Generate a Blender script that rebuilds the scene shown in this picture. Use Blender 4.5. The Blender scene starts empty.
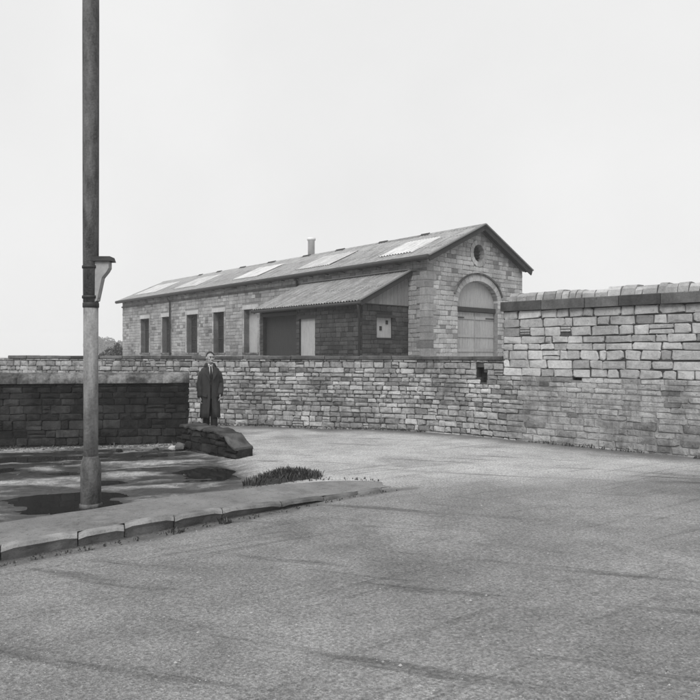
import bpy, bmesh, math, random
from mathutils import Vector, Matrix, noise as mnoise

R = math.radians
SC = bpy.context.scene
COL = SC.collection

# ---------------------------------------------------------------- camera
F_PX, CX, CY, EYE = 650.0, 337.0, 353.0, 1.7      # focal length / principal point in 700 px frame, eye height
cam_d = bpy.data.cameras.new('camera')
cam = bpy.data.objects.new('camera', cam_d); COL.objects.link(cam)
cam.location = (0, 0, EYE); cam.rotation_euler = (R(90), 0, 0)
cam_d.sensor_width = 36.0; cam_d.lens = F_PX / 700 * 36.0
cam_d.shift_x = (350 - CX) / 700; cam_d.shift_y = (CY - 350) / 700
cam_d.clip_start = 0.05; cam_d.clip_end = 2000
SC.camera = cam

# ---------------------------------------------------------------- sky, sun, exposure (flat overcast day)
SUN_EL, SUN_AZ = 46.0, 197.0        # azimuth clockwise from +Y: behind the camera, to the left
w = bpy.data.worlds.new('World'); SC.world = w; w.use_nodes = True
nt = w.node_tree; nt.nodes.clear()
sky = nt.nodes.new('ShaderNodeTexSky'); sky.sky_type = 'NISHITA'; sky.sun_disc = False
sky.sun_elevation = R(SUN_EL); sky.sun_rotation = R(SUN_AZ); sky.dust_density = 4.0
bw = nt.nodes.new('ShaderNodeRGBToBW')
mx = nt.nodes.new('ShaderNodeMix'); mx.data_type = 'RGBA'; mx.inputs[0].default_value = 0.93
mx.inputs[7].default_value = (4.4, 4.4, 4.4, 1)      # the closed cloud layer
tc = nt.nodes.new('ShaderNodeTexCoord'); cn = nt.nodes.new('ShaderNodeTexNoise'); cn.inputs['Scale'].default_value = 2.2; cn.inputs['Detail'].default_value = 5
cm = nt.nodes.new('ShaderNodeMapRange'); cm.inputs[3].default_value = 4.4 * 0.95; cm.inputs[4].default_value = 4.4 * 1.05; cm.inputs[1].default_value = .3; cm.inputs[2].default_value = .7
nt.links.new(tc.outputs['Generated'], cn.inputs['Vector']); nt.links.new(cn.outputs['Fac'], cm.inputs[0]); nt.links.new(cm.outputs[0], mx.inputs[7])
bg = nt.nodes.new('ShaderNodeBackground'); bg.inputs[1].default_value = 0.1
out = nt.nodes.new('ShaderNodeOutputWorld')
nt.links.new(sky.outputs[0], bw.inputs[0]); nt.links.new(bw.outputs[0], mx.inputs[6])
nt.links.new(mx.outputs[2], bg.inputs[0]); nt.links.new(bg.outputs[0], out.inputs[0])
sun_d = bpy.data.lights.new('sun', 'SUN'); sun_d.energy = 1.5; sun_d.angle = R(32); sun_d.color = (1, 0.995, 0.985)
sun = bpy.data.objects.new('sun', sun_d); COL.objects.link(sun)
az, el = R(SUN_AZ), R(SUN_EL)
tosun = Vector((math.sin(az) * math.cos(el), math.cos(az) * math.cos(el), math.sin(el)))
sun.rotation_euler = tosun.to_track_quat('Z', 'Y').to_euler(); sun.location = tosun * 60
SC.view_settings.view_transform = 'Standard'; SC.view_settings.look = 'None'
SC.view_settings.exposure = 1.0; SC.view_settings.gamma = 1.0; SC.view_settings.use_curve_mapping = False
SC.render.engine = 'CYCLES'
SC.cycles.use_denoising = True
SC.cycles.max_bounces = 6; SC.cycles.volume_bounces = 1
SC.cycles.use_adaptive_sampling = True; SC.cycles.adaptive_threshold = 0.01

# ---------------------------------------------------------------- helpers
WLOC = {}
def px(u, v, Y):
    return Vector(((u - CX) / F_PX * Y, Y, EYE - (v - CY) / F_PX * Y))

def link(o, parent=None, loc=(0, 0, 0)):
    loc = Vector(loc); COL.objects.link(o)
    if parent is not None:
        o.parent = parent; o.location = loc - WLOC[parent.name]
    else:
        o.location = loc
    WLOC[o.name] = loc
    return o

def tag(o, label=None, cat=None, group=None, kind=None):
    if label: o['label'] = label
    if cat: o['category'] = cat
    if group: o['group'] = group
    if kind: o['kind'] = kind
    return o

def empty(name, loc, parent=None):
    o = bpy.data.objects.new(name, None); o.empty_display_size = 0.2
    return link(o, parent, loc)

def mesh_obj(name, V, Fc, m, parent=None, smooth=False, origin=None):
    if origin is None:
        n = max(1, len(V))
        origin = Vector((sum(v[0] for v in V) / n, sum(v[1] for v in V) / n, min(v[2] for v in V)))
    origin = Vector(origin)
    me = bpy.data.meshes.new(name)
    me.from_pydata([(v[0] - origin.x, v[1] - origin.y, v[2] - origin.z) for v in V], [], Fc)
    if m is not None: me.materials.append(m)
    if smooth:
        me.polygons.foreach_set('use_smooth', [True] * len(me.polygons))
    me.update()
    o = bpy.data.objects.new(name, me)
    return link(o, parent, origin)

def fixn(o):
    bm = bmesh.new(); bm.from_mesh(o.data); bmesh.ops.recalc_face_normals(bm, faces=bm.faces); bm.to_mesh(o.data); bm.free()
    return o

class MB:
    """collects shapes in world coordinates; build() links them as one mesh object"""
    def __init__(s): s.V = []; s.F = []
    def add(s, V, Fc):
        b = len(s.V); s.V += [tuple(v) for v in V]; s.F += [tuple(i + b for i in f) for f in Fc]
        return s
    def hexa(s, c8):            # 8 corners, bottom ring then top ring
        return s.add(c8, [(3, 2, 1, 0), (4, 5, 6, 7), (0, 1, 5, 4), (1, 2, 6, 5), (2, 3, 7, 6), (3, 0, 4, 7)])
    def box(s, O, e, n, s0, s1, d0, d1, z0, z1):
        """box in a wall frame: along e, out along n, up"""
        P = lambda a, d, z: (O[0] + e[0] * a + n[0] * d, O[1] + e[1] * a + n[1] * d, z)
        return s.hexa([P(s0, d1, z0), P(s1, d1, z0), P(s1, d0, z0), P(s0, d0, z0),
                       P(s0, d1, z1), P(s1, d1, z1), P(s1, d0, z1), P(s0, d0, z1)])
    def bar(s, A, B, w, h, up=(0, 0, 1)):
        A, B = Vector(A), Vector(B); d = (B - A).normalized(); up = Vector(up)
        x = d.cross(up).normalized() * w / 2; y = x.cross(d).normalized() * h / 2
        r = lambda P: [P - x - y, P + x - y, P + x + y, P - x + y]
        return s.hexa(r(A) + r(B))
    def tube(s, pts, radii, seg=10, cap=True):
        pts = [Vector(p) for p in pts]; n = len(pts); b = len(s.V); prev = None
        for i, p in enumerate(pts):
            d = (pts[min(i + 1, n - 1)] - pts[max(i - 1, 0)]).normalized()
            ref = Vector((1, 0, 0)) if abs(d.x) < 0.8 else Vector((0, 1, 0))
            if prev is None: u = d.cross(ref).normalized()
            else: u = (prev - d * prev.dot(d)).normalized()
            prev = u; v = d.cross(u)
            for k in range(seg):
                a = 2 * math.pi * k / seg
                q = p + (u * math.cos(a) + v * math.sin(a)) * radii[i]
                s.V.append(tuple(q))
        for i in range(n - 1):
            for k in range(seg):
                k2 = (k + 1) % seg
                s.F.append((b + i * seg + k, b + i * seg + k2, b + (i + 1) * seg + k2, b + (i + 1) * seg + k))
        if cap:
            s.F.append(tuple(b + k for k in reversed(range(seg))))
            s.F.append(tuple(b + (n - 1) * seg + k for k in range(seg)))
        return s
    def lathe(s, prof, c, seg=20, cap=True):
        b = len(s.V); n = len(prof)
        for r, z in prof:
            for k in range(seg):
                a = 2 * math.pi * k / seg
                s.V.append((c[0] + r * math.cos(a), c[1] + r * math.sin(a), z))
        for i in range(n - 1):
            for k in range(seg):
                k2 = (k + 1) % seg
                s.F.append((b + i * seg + k, b + i * seg + k2, b + (i + 1) * seg + k2, b + (i + 1) * seg + k))
        if cap:
            s.F.append(tuple(b + k for k in reversed(range(seg))))
            s.F.append(tuple(b + (n - 1) * seg + k for k in range(seg)))
        return s
    def ellip(s, c, r, nu=14, nv=9, rot=None):
        V = []; Fc = []
        for j in range(1, nv):
            t = math.pi * j / nv
            for i in range(nu):
                a = 2 * math.pi * i / nu
                V.append(Vector((r[0] * math.sin(t) * math.cos(a), r[1] * math.sin(t) * math.sin(a), r[2] * math.cos(t))))
        V += [Vector((0, 0, r[2])), Vector((0, 0, -r[2]))]
        for j in range(nv - 2):
            for i in range(nu):
                i2 = (i + 1) % nu
                Fc.append((j * nu + i, (j + 1) * nu + i, (j + 1) * nu + i2, j * nu + i2))
        T = len(V) - 2; B = T + 1
        for i in range(nu):
            i2 = (i + 1) % nu
            Fc.append((T, i, i2)); Fc.append((B, (nv - 2) * nu + i2, (nv - 2) * nu + i))
        if rot is not None: V = [rot @ v for v in V]
        c = Vector(c)
        return s.add([v + c for v in V], Fc)
    def build(s, name, m, parent=None, smooth=False, origin=None):
        return mesh_obj(name, s.V, s.F, m, parent, smooth, origin)

# ---------------------------------------------------------------- materials (a monochrome photograph: every colour is a grey)
def g(v): return (v, v, v, 1)

class NT:
    def __init__(s, name):
        s.m = bpy.data.materials.new(name); s.m.use_nodes = True
        s.t = s.m.node_tree; s.b = s.t.nodes['Principled BSDF']; s.L = s.t.links
        s.b.inputs['Specular IOR Level'].default_value = 0.3
        s.geo = s.t.nodes.new('ShaderNodeNewGeometry'); s.pos = s.geo.outputs['Position']
    def node(s, typ, **k):
        n = s.t.nodes.new(typ)
        for a, v in k.items(): setattr(n, a, v)
        return n
    def noise(s, scale, detail=4, rough=0.6, vec=None, stretch=None, rotz=0):
        n = s.node('ShaderNodeTexNoise'); n.inputs['Scale'].default_value = scale
        n.inputs['Detail'].default_value = detail; n.inputs['Roughness'].default_value = rough
        v = vec or s.pos
        if stretch:
            mp = s.node('ShaderNodeMapping'); mp.vector_type = 'TEXTURE'
            mp.inputs['Rotation'].default_value = (0, 0, rotz); mp.inputs['Scale'].default_value = stretch
            s.L.new(v, mp.inputs['Vector']); v = mp.outputs[0]
        s.L.new(v, n.inputs['Vector'])
        return n.outputs['Fac']
    def math(s, op, a, b=0.0, clamp=False):
        n = s.node('ShaderNodeMath', operation=op, use_clamp=clamp)
        for i, x in enumerate((a, b)):
            if isinstance(x, (int, float)): n.inputs[i].default_value = x
            else: s.L.new(x, n.inputs[i])
        return n.outputs[0]
    def ramp(s, f, a, b, lo=0.0, hi=1.0):
        n = s.node('ShaderNodeMapRange'); n.interpolation_type = 'SMOOTHSTEP'
        n.inputs[1].default_value = a; n.inputs[2].default_value = b
        n.inputs[3].default_value = lo; n.inputs[4].default_value = hi
        s.L.new(f, n.inputs[0]); return n.outputs[0]
    def mix(s, f, a, b):        # scalar mix
        n = s.node('ShaderNodeMix'); n.data_type = 'FLOAT'
        for i, x in ((0, f), (2, a), (3, b)):
            if isinstance(x, (int, float)): n.inputs[i].default_value = x
            else: s.L.new(x, n.inputs[i])
        return n.outputs[0]
    def rnd(s):
        oi = s.node('ShaderNodeObjectInfo')
        return s.math('FRACT', s.math('ADD', oi.outputs['Random'], s.geo.outputs['Random Per Island']))
    def color(s, f): s.L.new(f, s.b.inputs['Base Color'])
    def rough(s, f):
        if isinstance(f, (int, float)): s.b.inputs['Roughness'].default_value = f
        else: s.L.new(f, s.b.inputs['Roughness'])
    def bump(s, h, dist, strength=1.0):
        n = s.node('ShaderNodeBump'); n.inputs['Distance'].default_value = dist; n.inputs['Strength'].default_value = strength
        s.L.new(h, n.inputs['Height']); s.L.new(n.outputs[0], s.b.inputs['Normal'])

def stone_mat(name, lo, hi, grime=0.5, gscale=1.1, bump=0.012, rnd_w=0.6, pock=0.35):
    t = NT(name)
    r = t.rnd(); n1 = t.noise(gscale, 5, 0.65); n2 = t.noise(14, 6, 0.7); n3 = t.noise(70, 4, 0.7)
    f = t.math('ADD', t.math('MULTIPLY', r, rnd_w), t.math('MULTIPLY', t.ramp(n2, 0.3, 0.7), 1 - rnd_w), True)
    base = t.mix(f, lo, hi)
    gr = t.ramp(n1, 0.36, 0.66, 1.0, 1.0 - grime)
    spots = t.ramp(t.noise(32, 3, 0.6), 0.58, 0.72, 1.0, 1.0 - pock)
    fine = t.mix(n3, 0.7, 1.3)
    strk = t.ramp(t.noise(2.6, 5, 0.7, stretch=(.35, .35, 2.2)), 0.45, 0.7, 1.0, 1.0 - grime * .6)
    gr = t.math('MULTIPLY', gr, strk)
    gr = t.math('MULTIPLY', gr, t.ramp(t.math('FRACT', t.math('MULTIPLY', r, 7.3)), 0.84, 0.92, 1.0, 0.55))
    t.color(t.math('MULTIPLY', t.math('MULTIPLY', base, gr), t.math('MULTIPLY', spots, fine)))
    t.rough(0.92)
    h = t.math('ADD', t.math('MULTIPLY', n2, 0.9), t.math('MULTIPLY', n3, 0.35))
    t.bump(h, bump)
    return t.m

def plain_mat(name, v, var=0.25, rough=0.7, scale=9, bump=0.003, metal=0, streak=None, rotz=0):
    t = NT(name)
    a = t.noise(scale, 5, 0.65, stretch=streak, rotz=rotz) if streak else t.noise(scale, 5, 0.65)
    b = t.noise(scale * 7, 3, 0.6)
    r = t.rnd()
    f = t.math('ADD', t.math('MULTIPLY', a, 0.6), t.math('ADD', t.math('MULTIPLY', b, 0.25), t.math('MULTIPLY', r, 0.15)))
    t.color(t.mix(t.ramp(f, 0.25, 0.75), v * (1 - var), v * (1 + var)))
    t.rough(rough); t.b.inputs['Metallic'].default_value = metal
    t.bump(t.math('ADD', a, t.math('MULTIPLY', b, 0.4)), bump)
    return t.m

M = {}
M['stone_pale'] = stone_mat('stone_pale', 0.16, 0.52, 0.45, 1.2, 0.02)
M['stone_tall'] = stone_mat('stone_tall', 0.25, 0.54, 0.28, 0.9, 0.012)
M['stone_worn'] = stone_mat('stone_worn', 0.24, 0.46, 0.5, 2.3, 0.028, 0.5, 0.55)
M['stone_dark'] = stone_mat('stone_dark', 0.007, 0.058, 0.8, 1.5, 0.026)
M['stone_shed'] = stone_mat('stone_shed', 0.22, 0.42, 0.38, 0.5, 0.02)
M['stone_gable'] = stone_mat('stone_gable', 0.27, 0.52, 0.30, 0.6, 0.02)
M['stone_sooty_shaded'] = stone_mat('stone_sooty_shaded', 0.026, 0.085, 0.4, 0.8, 0.02)  # smoke-stained lean-to stone, with the shade under its eaves put into the colour
M['coping_pale'] = stone_mat('coping_pale', 0.08, 0.27, 0.75, 2.6, 0.025, 0.35)
M['coping_dark'] = stone_mat('coping_dark', 0.07, 0.16, 0.5, 2.0, 0.02)
M['band_dark'] = stone_mat('band_dark', 0.07, 0.15, 0.4, 2.5, 0.015)
M['cap_worn'] = stone_mat('cap_worn', 0.03, 0.15, 0.7, 3.5, 0.025)
M['mortar_dark'] = plain_mat('mortar_dark', 0.05, 0.4, 0.95, 9, 0.01)
M['mortar_mid'] = plain_mat('mortar_mid', 0.17, 0.3, 0.95, 7, 0.01)
M['mortar_pale'] = plain_mat('mortar_pale', 0.26, 0.25, 0.95, 7, 0.01)
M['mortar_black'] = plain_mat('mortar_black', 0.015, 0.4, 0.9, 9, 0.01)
M['kerb'] = stone_mat('kerb_stone', 0.16, 0.36, 0.5, 3.5, 0.016)
M['void'] = plain_mat('dark_recess', 0.02, 0.3, 0.9)
M['sheet'] = plain_mat('corrugated_sheet', 0.225, 0.6, 0.75, 1.6, 0.0, 0, (2.2, .3, 1), R(41.3))
M['rooflight'] = plain_mat('rooflight_sheet', 0.44, 0.4, 0.5, 1.8, 0.0, 0, (2.2, .3, 1), R(41.3))
M['iron'] = plain_mat('dark_iron', 0.03, 0.3, 0.6, 6)
M['timber_dark'] = plain_mat('tarred_timber', 0.028, 0.35, 0.8, 5, 0.004, 0, (0.15, 0.15, 1.5))
M['timber_grey'] = plain_mat('grey_timber', 0.17, 0.3, 0.8, 5, 0.004, 0, (0.15, 0.15, 1.5))
M['timber_pale'] = plain_mat('pale_painted_timber', 0.29, 0.25, 0.7, 4, 0.004, 0, (0.2, 0.2, 1.6))
M['infill'] = plain_mat('rendered_infill', 0.30, 0.2, 0.9, 3, 0.006)
M['glass'] = plain_mat('dirty_glass', 0.02, 0.6, 0.25, 4)
M['flue'] = plain_mat('pale_flue', 0.6, 0.15, 0.8, 3)
M['lead'] = plain_mat('lead_flashing', 0.16, 0.2, 0.6, 3)

def ground_mat():
    t = NT('ground_surface')
    at = t.node('ShaderNodeAttribute'); at.attribute_name = 'mud'; mud = at.outputs['Fac']
    big = t.noise(0.45, 4, 0.6); mid = t.noise(2.2, 5, 0.65); grit = t.noise(38, 4, 0.75); fine = t.noise(130, 3, 0.7)
    vor = t.node('ShaderNodeTexVoronoi'); vor.inputs['Scale'].default_value = 85
    t.L.new(t.pos, vor.inputs['Vector'])
    ch = t.node('ShaderNodeSeparateColor'); t.L.new(vor.outputs['Color'], ch.inputs[0])
    tracks = t.noise(1.0, 4, 0.6, stretch=(2.6, 0.22, 1), rotz=R(-18))
    sx = t.node('ShaderNodeSeparateXYZ'); t.L.new(t.pos, sx.inputs[0])
    lane = t.math('ADD', t.math('SUBTRACT', sx.outputs[1], t.math('MULTIPLY', sx.outputs[0], 0.22)), t.math('MULTIPLY', mid, 2.4))
    lane = t.ramp(lane, 8.6, 9.9)                       # the side lane is dusty, the road in front coarser and darker
    road = t.mix(lane, t.mix(t.ramp(big, 0.3, 0.7), 0.155, 0.225), t.mix(t.ramp(big, 0.3, 0.7), 0.31, 0.40))
    patch = t.ramp(t.noise(0.28, 3, 0.5), 0.55, 0.60); road = t.math('MULTIPLY', road, t.mix(patch, 1.0, 0.8))
    ruts = t.noise(1.0, 5, 0.65, stretch=(3.5, 0.12, 1), rotz=R(33)); road = t.math('MULTIPLY', road, t.ramp(ruts, 0.54, 0.68, 1.0, 0.72))
    road = t.math('MULTIPLY', road, t.ramp(mid, 0.3, 0.75, 1.12, 0.84))
    road = t.math('MULTIPLY', road, t.mix(ch.outputs[0], 0.72, 1.28))
    road = t.math('MULTIPLY', road, t.mix(t.ramp(grit, 0.3, 0.7), 0.7, 1.3))
    damp = t.ramp(tracks, 0.56, 0.70)
    road = t.math('MULTIPLY', road, t.mix(damp, 1.0, 0.52))
    # silt and wet mud in the hollow
    m1 = t.noise(1.0, 7, 0.68, stretch=(1.9, 0.55, 1), rotz=R(14)); wet = t.ramp(m1, 0.42, 0.55); wet = t.math('MAXIMUM', wet, t.ramp(sx.outputs[2], -0.060, -0.082))
    mudc = t.mix(wet, 0.24, 0.028)
    mudc = t.math('MULTIPLY', mudc, t.math('MULTIPLY', t.mix(t.ramp(t.noise(9, 6, 0.75), .3, .7), 0.5, 1.5), t.mix(t.ramp(t.noise(45, 4, 0.75), .3, .7), 0.65, 1.35)))
    as_ = t.node('ShaderNodeAttribute'); as_.attribute_name = 'foot_band'
    road = t.mix(as_.outputs['Fac'], road, t.mix(t.noise(11, 5, .7), 0.03, 0.17))
    t.color(t.mix(mud, road, mudc))
    rr = t.mix(damp, 0.95, 0.6); t.rough(t.mix(mud, rr, t.mix(wet, 0.85, 0.30)))
    h = t.math('ADD', t.math('MULTIPLY', grit, 1.0), t.math('ADD', t.math('MULTIPLY', vor.outputs['Distance'], 0.8), t.math('MULTIPLY', fine, 0.3)))
    t.bump(t.mix(mud, h, t.math('MULTIPLY', t.noise(16, 5, 0.6), 2.4)), 0.0065)
    return t.m
M['ground'] = ground_mat()
def pave_mat():
    t = NT('footway_surface')
    mid = t.noise(1.6, 5, 0.65); grit = t.noise(60, 4, 0.7); st = t.noise(3.5, 5, 0.7)
    c = t.mix(t.ramp(mid, 0.3, 0.7), 0.15, 0.225)
    c = t.math('MULTIPLY', c, t.mix(grit, 0.7, 1.3)); c = t.math('MULTIPLY', c, t.ramp(st, 0.5, 0.68, 1.0, 0.72))
    sp = t.ramp(t.noise(22, 4, 0.7), .56, .66, 1.0, .62); c = t.math('MULTIPLY', c, sp)
    t.color(c); t.rough(0.85); t.bump(t.math('ADD', grit, t.noise(18, 4, .6)), 0.012)
    return t.m
M['pave'] = pave_mat()
def water_mat():
    t = NT('puddle_water'); t.b.inputs['Base Color'].default_value = g(0.018); t.b.inputs['Specular IOR Level'].default_value = 0.5
    t.rough(0.03); t.bump(t.noise(5, 3, 0.5), 0.0012); return t.m
M['water'] = water_mat()
def leaf_mat(name, lo, hi):
    t = NT(name); t.color(t.mix(t.geo.outputs['Random Per Island'], lo, hi)); t.rough(0.7)
    return t.m
M['leaf'] = leaf_mat('leaf', 0.035, 0.10); M['grass'] = leaf_mat('grass_blades', 0.02, 0.09)
M['bark'] = plain_mat('bark', 0.06, 0.3, 0.95, 8, 0.02)
M['grit'] = stone_mat('loose_grit', 0.12, 0.42, 0.2, 2, 0.0)
M['rock'] = stone_mat('fallen_stone', 0.08, 0.2, 0.3, 3, 0.01)
M['earth'] = plain_mat('earth', 0.04, 0.4, 0.95, 14, 0.02)

# ---------------------------------------------------------------- stone laying
def stone_geo(rng, O, e, n, s0, s1, z0, z1, proud=0.02, back=0.05, gap=0.006, cham=0.014, pillow=0.4, PF=None, jit=1.0):
    """one squared rubble stone: a chamfered, uneven, slightly domed block"""
    a0, a1, b0, b1 = s0 + gap, s1 - gap, z0 + gap, z1 - gap
    w_, h_ = a1 - a0, b1 - b0
    if w_ < 0.03 or h_ < 0.02: return None
    j = min(0.13 * h_, 0.014) * jit; cw = min(w_, h_) * rng.uniform(.05, .2)
    J = lambda k=1.0: rng.uniform(-j, j) * k
    pts = [(a0 + cw + J(), b0 + J(.5)), (a1 - cw + J(), b0 + J(.5)), (a1 + J(.5), b0 + cw + J()), (a1 + J(.5), b1 - cw + J()),
           (a1 - cw + J(), b1 + J(.5)), (a0 + cw + J(), b1 + J(.5)), (a0 + J(.5), b1 - cw + J()), (a0 + J(.5), b0 + cw + J())]
    ca, cb = (a0 + a1) / 2, (b0 + b1) / 2
    ch = min(cham, 0.22 * h_)
    pr = proud * rng.uniform(0.5, 1.35)
    tx, tz = rng.uniform(-1, 1) * 0.3 * proud, rng.uniform(-1, 1) * 0.3 * proud
    P = PF or (lambda a, b, d: Vector((O[0] + e[0] * a + n[0] * d, O[1] + e[1] * a + n[1] * d, b)))
    V = []
    for a, b in pts: V.append(P(a, b, -back))
    for a, b in pts: V.append(P(a, b, pr - ch * 0.9))
    for a, b in pts:
        da, db = ca - a, cb - b; L = math.hypot(da, db) or 1
        k = min(ch * 1.25 / L, 0.45)
        V.append(P(a + da * k, b + db * k, pr + tx * (a - ca) / w_ * 2 + tz * (b - cb) / h_ * 2 + rng.uniform(-.12, .12) * proud))
    V.append(P(ca + J(2), cb + J(), pr + proud * pillow * rng.uniform(0, 1)))
    Fc = []
    for k in range(8):
        k2 = (k + 1) % 8
        Fc.append((k, k2, 8 + k2, 8 + k)); Fc.append((8 + k, 8 + k2, 16 + k2, 16 + k)); Fc.append((16 + k, 16 + k2, 24))
    return V, Fc

def lay(rng, z0, z1, hr, wr, span, minw=0.08):
    """courses of stones; span(za, zb) -> list of free intervals (a, b) along the wall"""
    res = []; z = z0
    while z < z1 - 0.03:
        h = rng.uniform(*hr)
        if z + h > z1 - 0.5 * hr[0]: h = z1 - z
        for a, b in span(z, z + h):
            s = a
            while s < b - 1e-4:
                wd = rng.uniform(*wr) * (1.0 if rng.random() > 0.15 else 0.62)
                if b - (s + wd) < minw * 1.5: wd = b - s
                if h > 1.35 * hr[0] and rng.random() < 0.10 and wd < 2.4 * h:      # a pair of thin stones in one course
                    k = rng.uniform(.4, .6); res.append((s, s + wd, z, z + h * k)); res.append((s, s + wd, z + h * k, z + h))
                else: res.append((s, s + wd, z, z + h))
                s += wd
        z += h
    return res

def span_rect(L, openings, a0=0.0):
    def f(za, zb):
        iv = [(a0, L)]
        for (o0, o1, oz0, oz1) in openings:
            if min(zb, oz1) - max(za, oz0) > 0.3 * (zb - za):
                nx = []
                for a, b in iv:
                    if o1 <= a or o0 >= b: nx.append((a, b)); continue
                    if o0 - a > 0.05: nx.append((a, o0))
                    if b - o1 > 0.05: nx.append((o1, b))
                iv = nx
        return iv
    return f

def core_rect(mb, O, e, n, s0, s1, z0, z1, thick, openings, face=0.0):
    """wall body with rectangular holes: butted boxes, front face at 'face'"""
    ss = sorted({s0, s1, *[min(max(x, s0), s1) for o in openings for x in o[:2]]})
    for a, b in zip(ss[:-1], ss[1:]):
        if b - a < 1e-5: continue
        holes = sorted([(o[2], o[3]) for o in openings if o[0] <= a + 1e-6 and o[1] >= b - 1e-6])
        z = z0
        for h0, h1 in holes:
            if h0 - z > 1e-4: mb.box(O, e, n, a, b, -thick, face, z, h0)
            z = max(z, h1)
        if z1 - z > 1e-4: mb.box(O, e, n, a, b, -thick, face, z, z1)

# ---------------------------------------------------------------- ground
KERB = [(-6.2, 2.0), (-4.6, 3.55), (-3.3, 4.74), (-2.62, 5.36), (-1.94, 5.94), (-1.56, 6.24), (-1.2, 6.58), (-0.6, 7.08), (-0.15, 7.52), (0.28, 7.88), (0.62, 8.12), (0.93, 8.3)]
BACK = [(-7.2, 3.2), (-5.6, 4.5), (-4.2, 5.6), (-3.3, 6.35), (-2.5, 7.0), (-2.1, 7.4), (-1.62, 7.75), (-1.18, 8.09), (-0.75, 8.5), (-0.25, 8.72), (0.35, 8.72), (0.98, 8.42)]
HOLLOW = [(-8.5, 3.0), (-5.6, 4.4), (-2.5, 6.9), (-1.18, 8.0), (-0.55, 8.55), (-1.55, 10.85), (-2.75, 12.45), (-9.5, 11.9), (-12, 9)]
def in_poly(x, y, P):
    c = False; j = len(P) - 1
    for i in range(len(P)):
        if (P[i][1] > y) != (P[j][1] > y) and x < (P[j][0] - P[i][0]) * (y - P[i][1]) / (P[j][1] - P[i][1]) + P[i][0]: c = not c
        j = i
    return c
def d_poly(x, y, P):
    best = 1e9
    for i in range(len(P)):
        ax, ay = P[i]; bx, by = P[(i + 1) % len(P)]
        dx, dy = bx - ax, by - ay; t = max(0, min(1, ((x - ax) * dx + (y - ay) * dy) / (dx * dx + dy * dy)))
        best = min(best, math.hypot(x - ax - t * dx, y - ay - t * dy))
    return best
def sstep(x): x = max(0, min(1, x)); return x * x * (3 - 2 * x)
def hollow(x, y):
    if not (-13 < x < 0.5 and 2.5 < y < 12.5): return 0.0
    d = d_poly(x, y, HOLLOW)
    return sstep(0.15 + d / 0.7) if in_poly(x, y, HOLLOW) else sstep(0.15 - d / 0.5)
KPTS = []
for (ax_, ay_), (bx_, by_) in zip(KERB[:-1], KERB[1:]):
    for i in range(6): KPTS.append((ax_ + (bx_ - ax_) * i / 6 + .03, ay_ + (by_ - ay_) * i / 6 - .03))
def ground_z(x, y):
    r = math.hypot(x, y - 9)
    k = 1.0 if r < 14 else max(0.0, 1 - (r - 14) / 10)
    z = 0.018 * k * mnoise.noise((x * 0.55, y * 0.55, 3.1)) + 0.006 * k * mnoise.noise((x * 2.3, y * 2.3, 7.7))
    if -7 < x < 1.2 and 2 < y < 8.5:
        dk = min(math.hypot(x - kx, y - ky) for kx, ky in KPTS); z -= 0.022 * math.exp(-(dk / .12) ** 2)
    hh = hollow(x, y)
    for qx, qy, rx, ry in ((-3.05, 8.95, .55, .26), (-3.0, 8.15, .5, .2), (-2.0, 9.7, .4, .2)):
        z -= .034 * hh * math.exp(-((x - qx) / rx) ** 2 - ((y - qy) / ry) ** 2)
    z += hh * (-0.075 + 0.032 * mnoise.noise((x * 0.8 + 3, y * 1.5, 1.2)) + 0.016 * mnoise.noise((x * 2.3, y * 3.6, 5.0)) + 0.007 * mnoise.noise((x * 6, y * 9, 8.0)))
    return z
def axis(lo, hi, st, outer):
    a = [-o for o in reversed(outer) if -o < lo - 0.5]; n = int(round((hi - lo) / st))
    return a + [lo + i * st for i in range(n + 1)] + [o for o in outer if o > hi + 0.5]
OUT = [9, 11, 14, 18, 24, 32, 45, 65, 100, 160, 260]
WALLFOOT = [(-11.5, 17.95), (1.24, 14.2), (2.0, 13.88), (2.76, 13.34), (8.0, 8.54)]
def foot_band(x, y):  # darker, noise-edged ground band along the wall foot and kerb line
    d = min(seg_d(x, y, a, b) for a, b in zip(WALLFOOT[:-1], WALLFOOT[1:]))
    k = .9 * sstep(1.1 - (d + .28 * mnoise.noise((x * 1.6, y * 1.6, 9)) + .1 * mnoise.noise((x * 6, y * 6, 2))) / .75)
    if -7 < x < 1.2 and 2 < y < 8.6:
        dk = min(math.hypot(x - kx, y - ky) for kx, ky in KPTS); k = max(k, .85 * sstep(1.1 - (dk + .07 * mnoise.noise((x * 3, y * 3, 4))) / .16))
    return k
def seg_d(x, y, a, b):
    dx, dy = b[0] - a[0], b[1] - a[1]; t = max(0, min(1, ((x - a[0]) * dx + (y - a[1]) * dy) / (dx * dx + dy * dy)))
    return math.hypot(x - a[0] - t * dx, y - a[1] - t * dy)
xs = axis(-8.0, 7.5, 0.085, OUT); ys = axis(2.2, 16.2, 0.085, [18, 21, 25, 32, 45, 65, 100, 160, 260])
V = []; mudv = []; foot_bandv = []
for y in ys:
    for x in xs:
        V.append((x, y, ground_z(x, y))); mudv.append(hollow(x, y)); foot_bandv.append(foot_band(x, y))
nx_ = len(xs)
Fc = [(j * nx_ + i, j * nx_ + i + 1, (j + 1) * nx_ + i + 1, (j + 1) * nx_ + i) for j in range(len(ys) - 1) for i in range(nx_ - 1)]
gr = mesh_obj('ground', V, Fc, M['ground'], None, True, (0, 0, 0)); tag(gr, kind='structure')
at = gr.data.attributes.new('mud', 'FLOAT', 'POINT'); at.data.foreach_set('value', mudv)
at = gr.data.attributes.new('foot_band', 'FLOAT', 'POINT'); at.data.foreach_set('value', foot_bandv)

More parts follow.
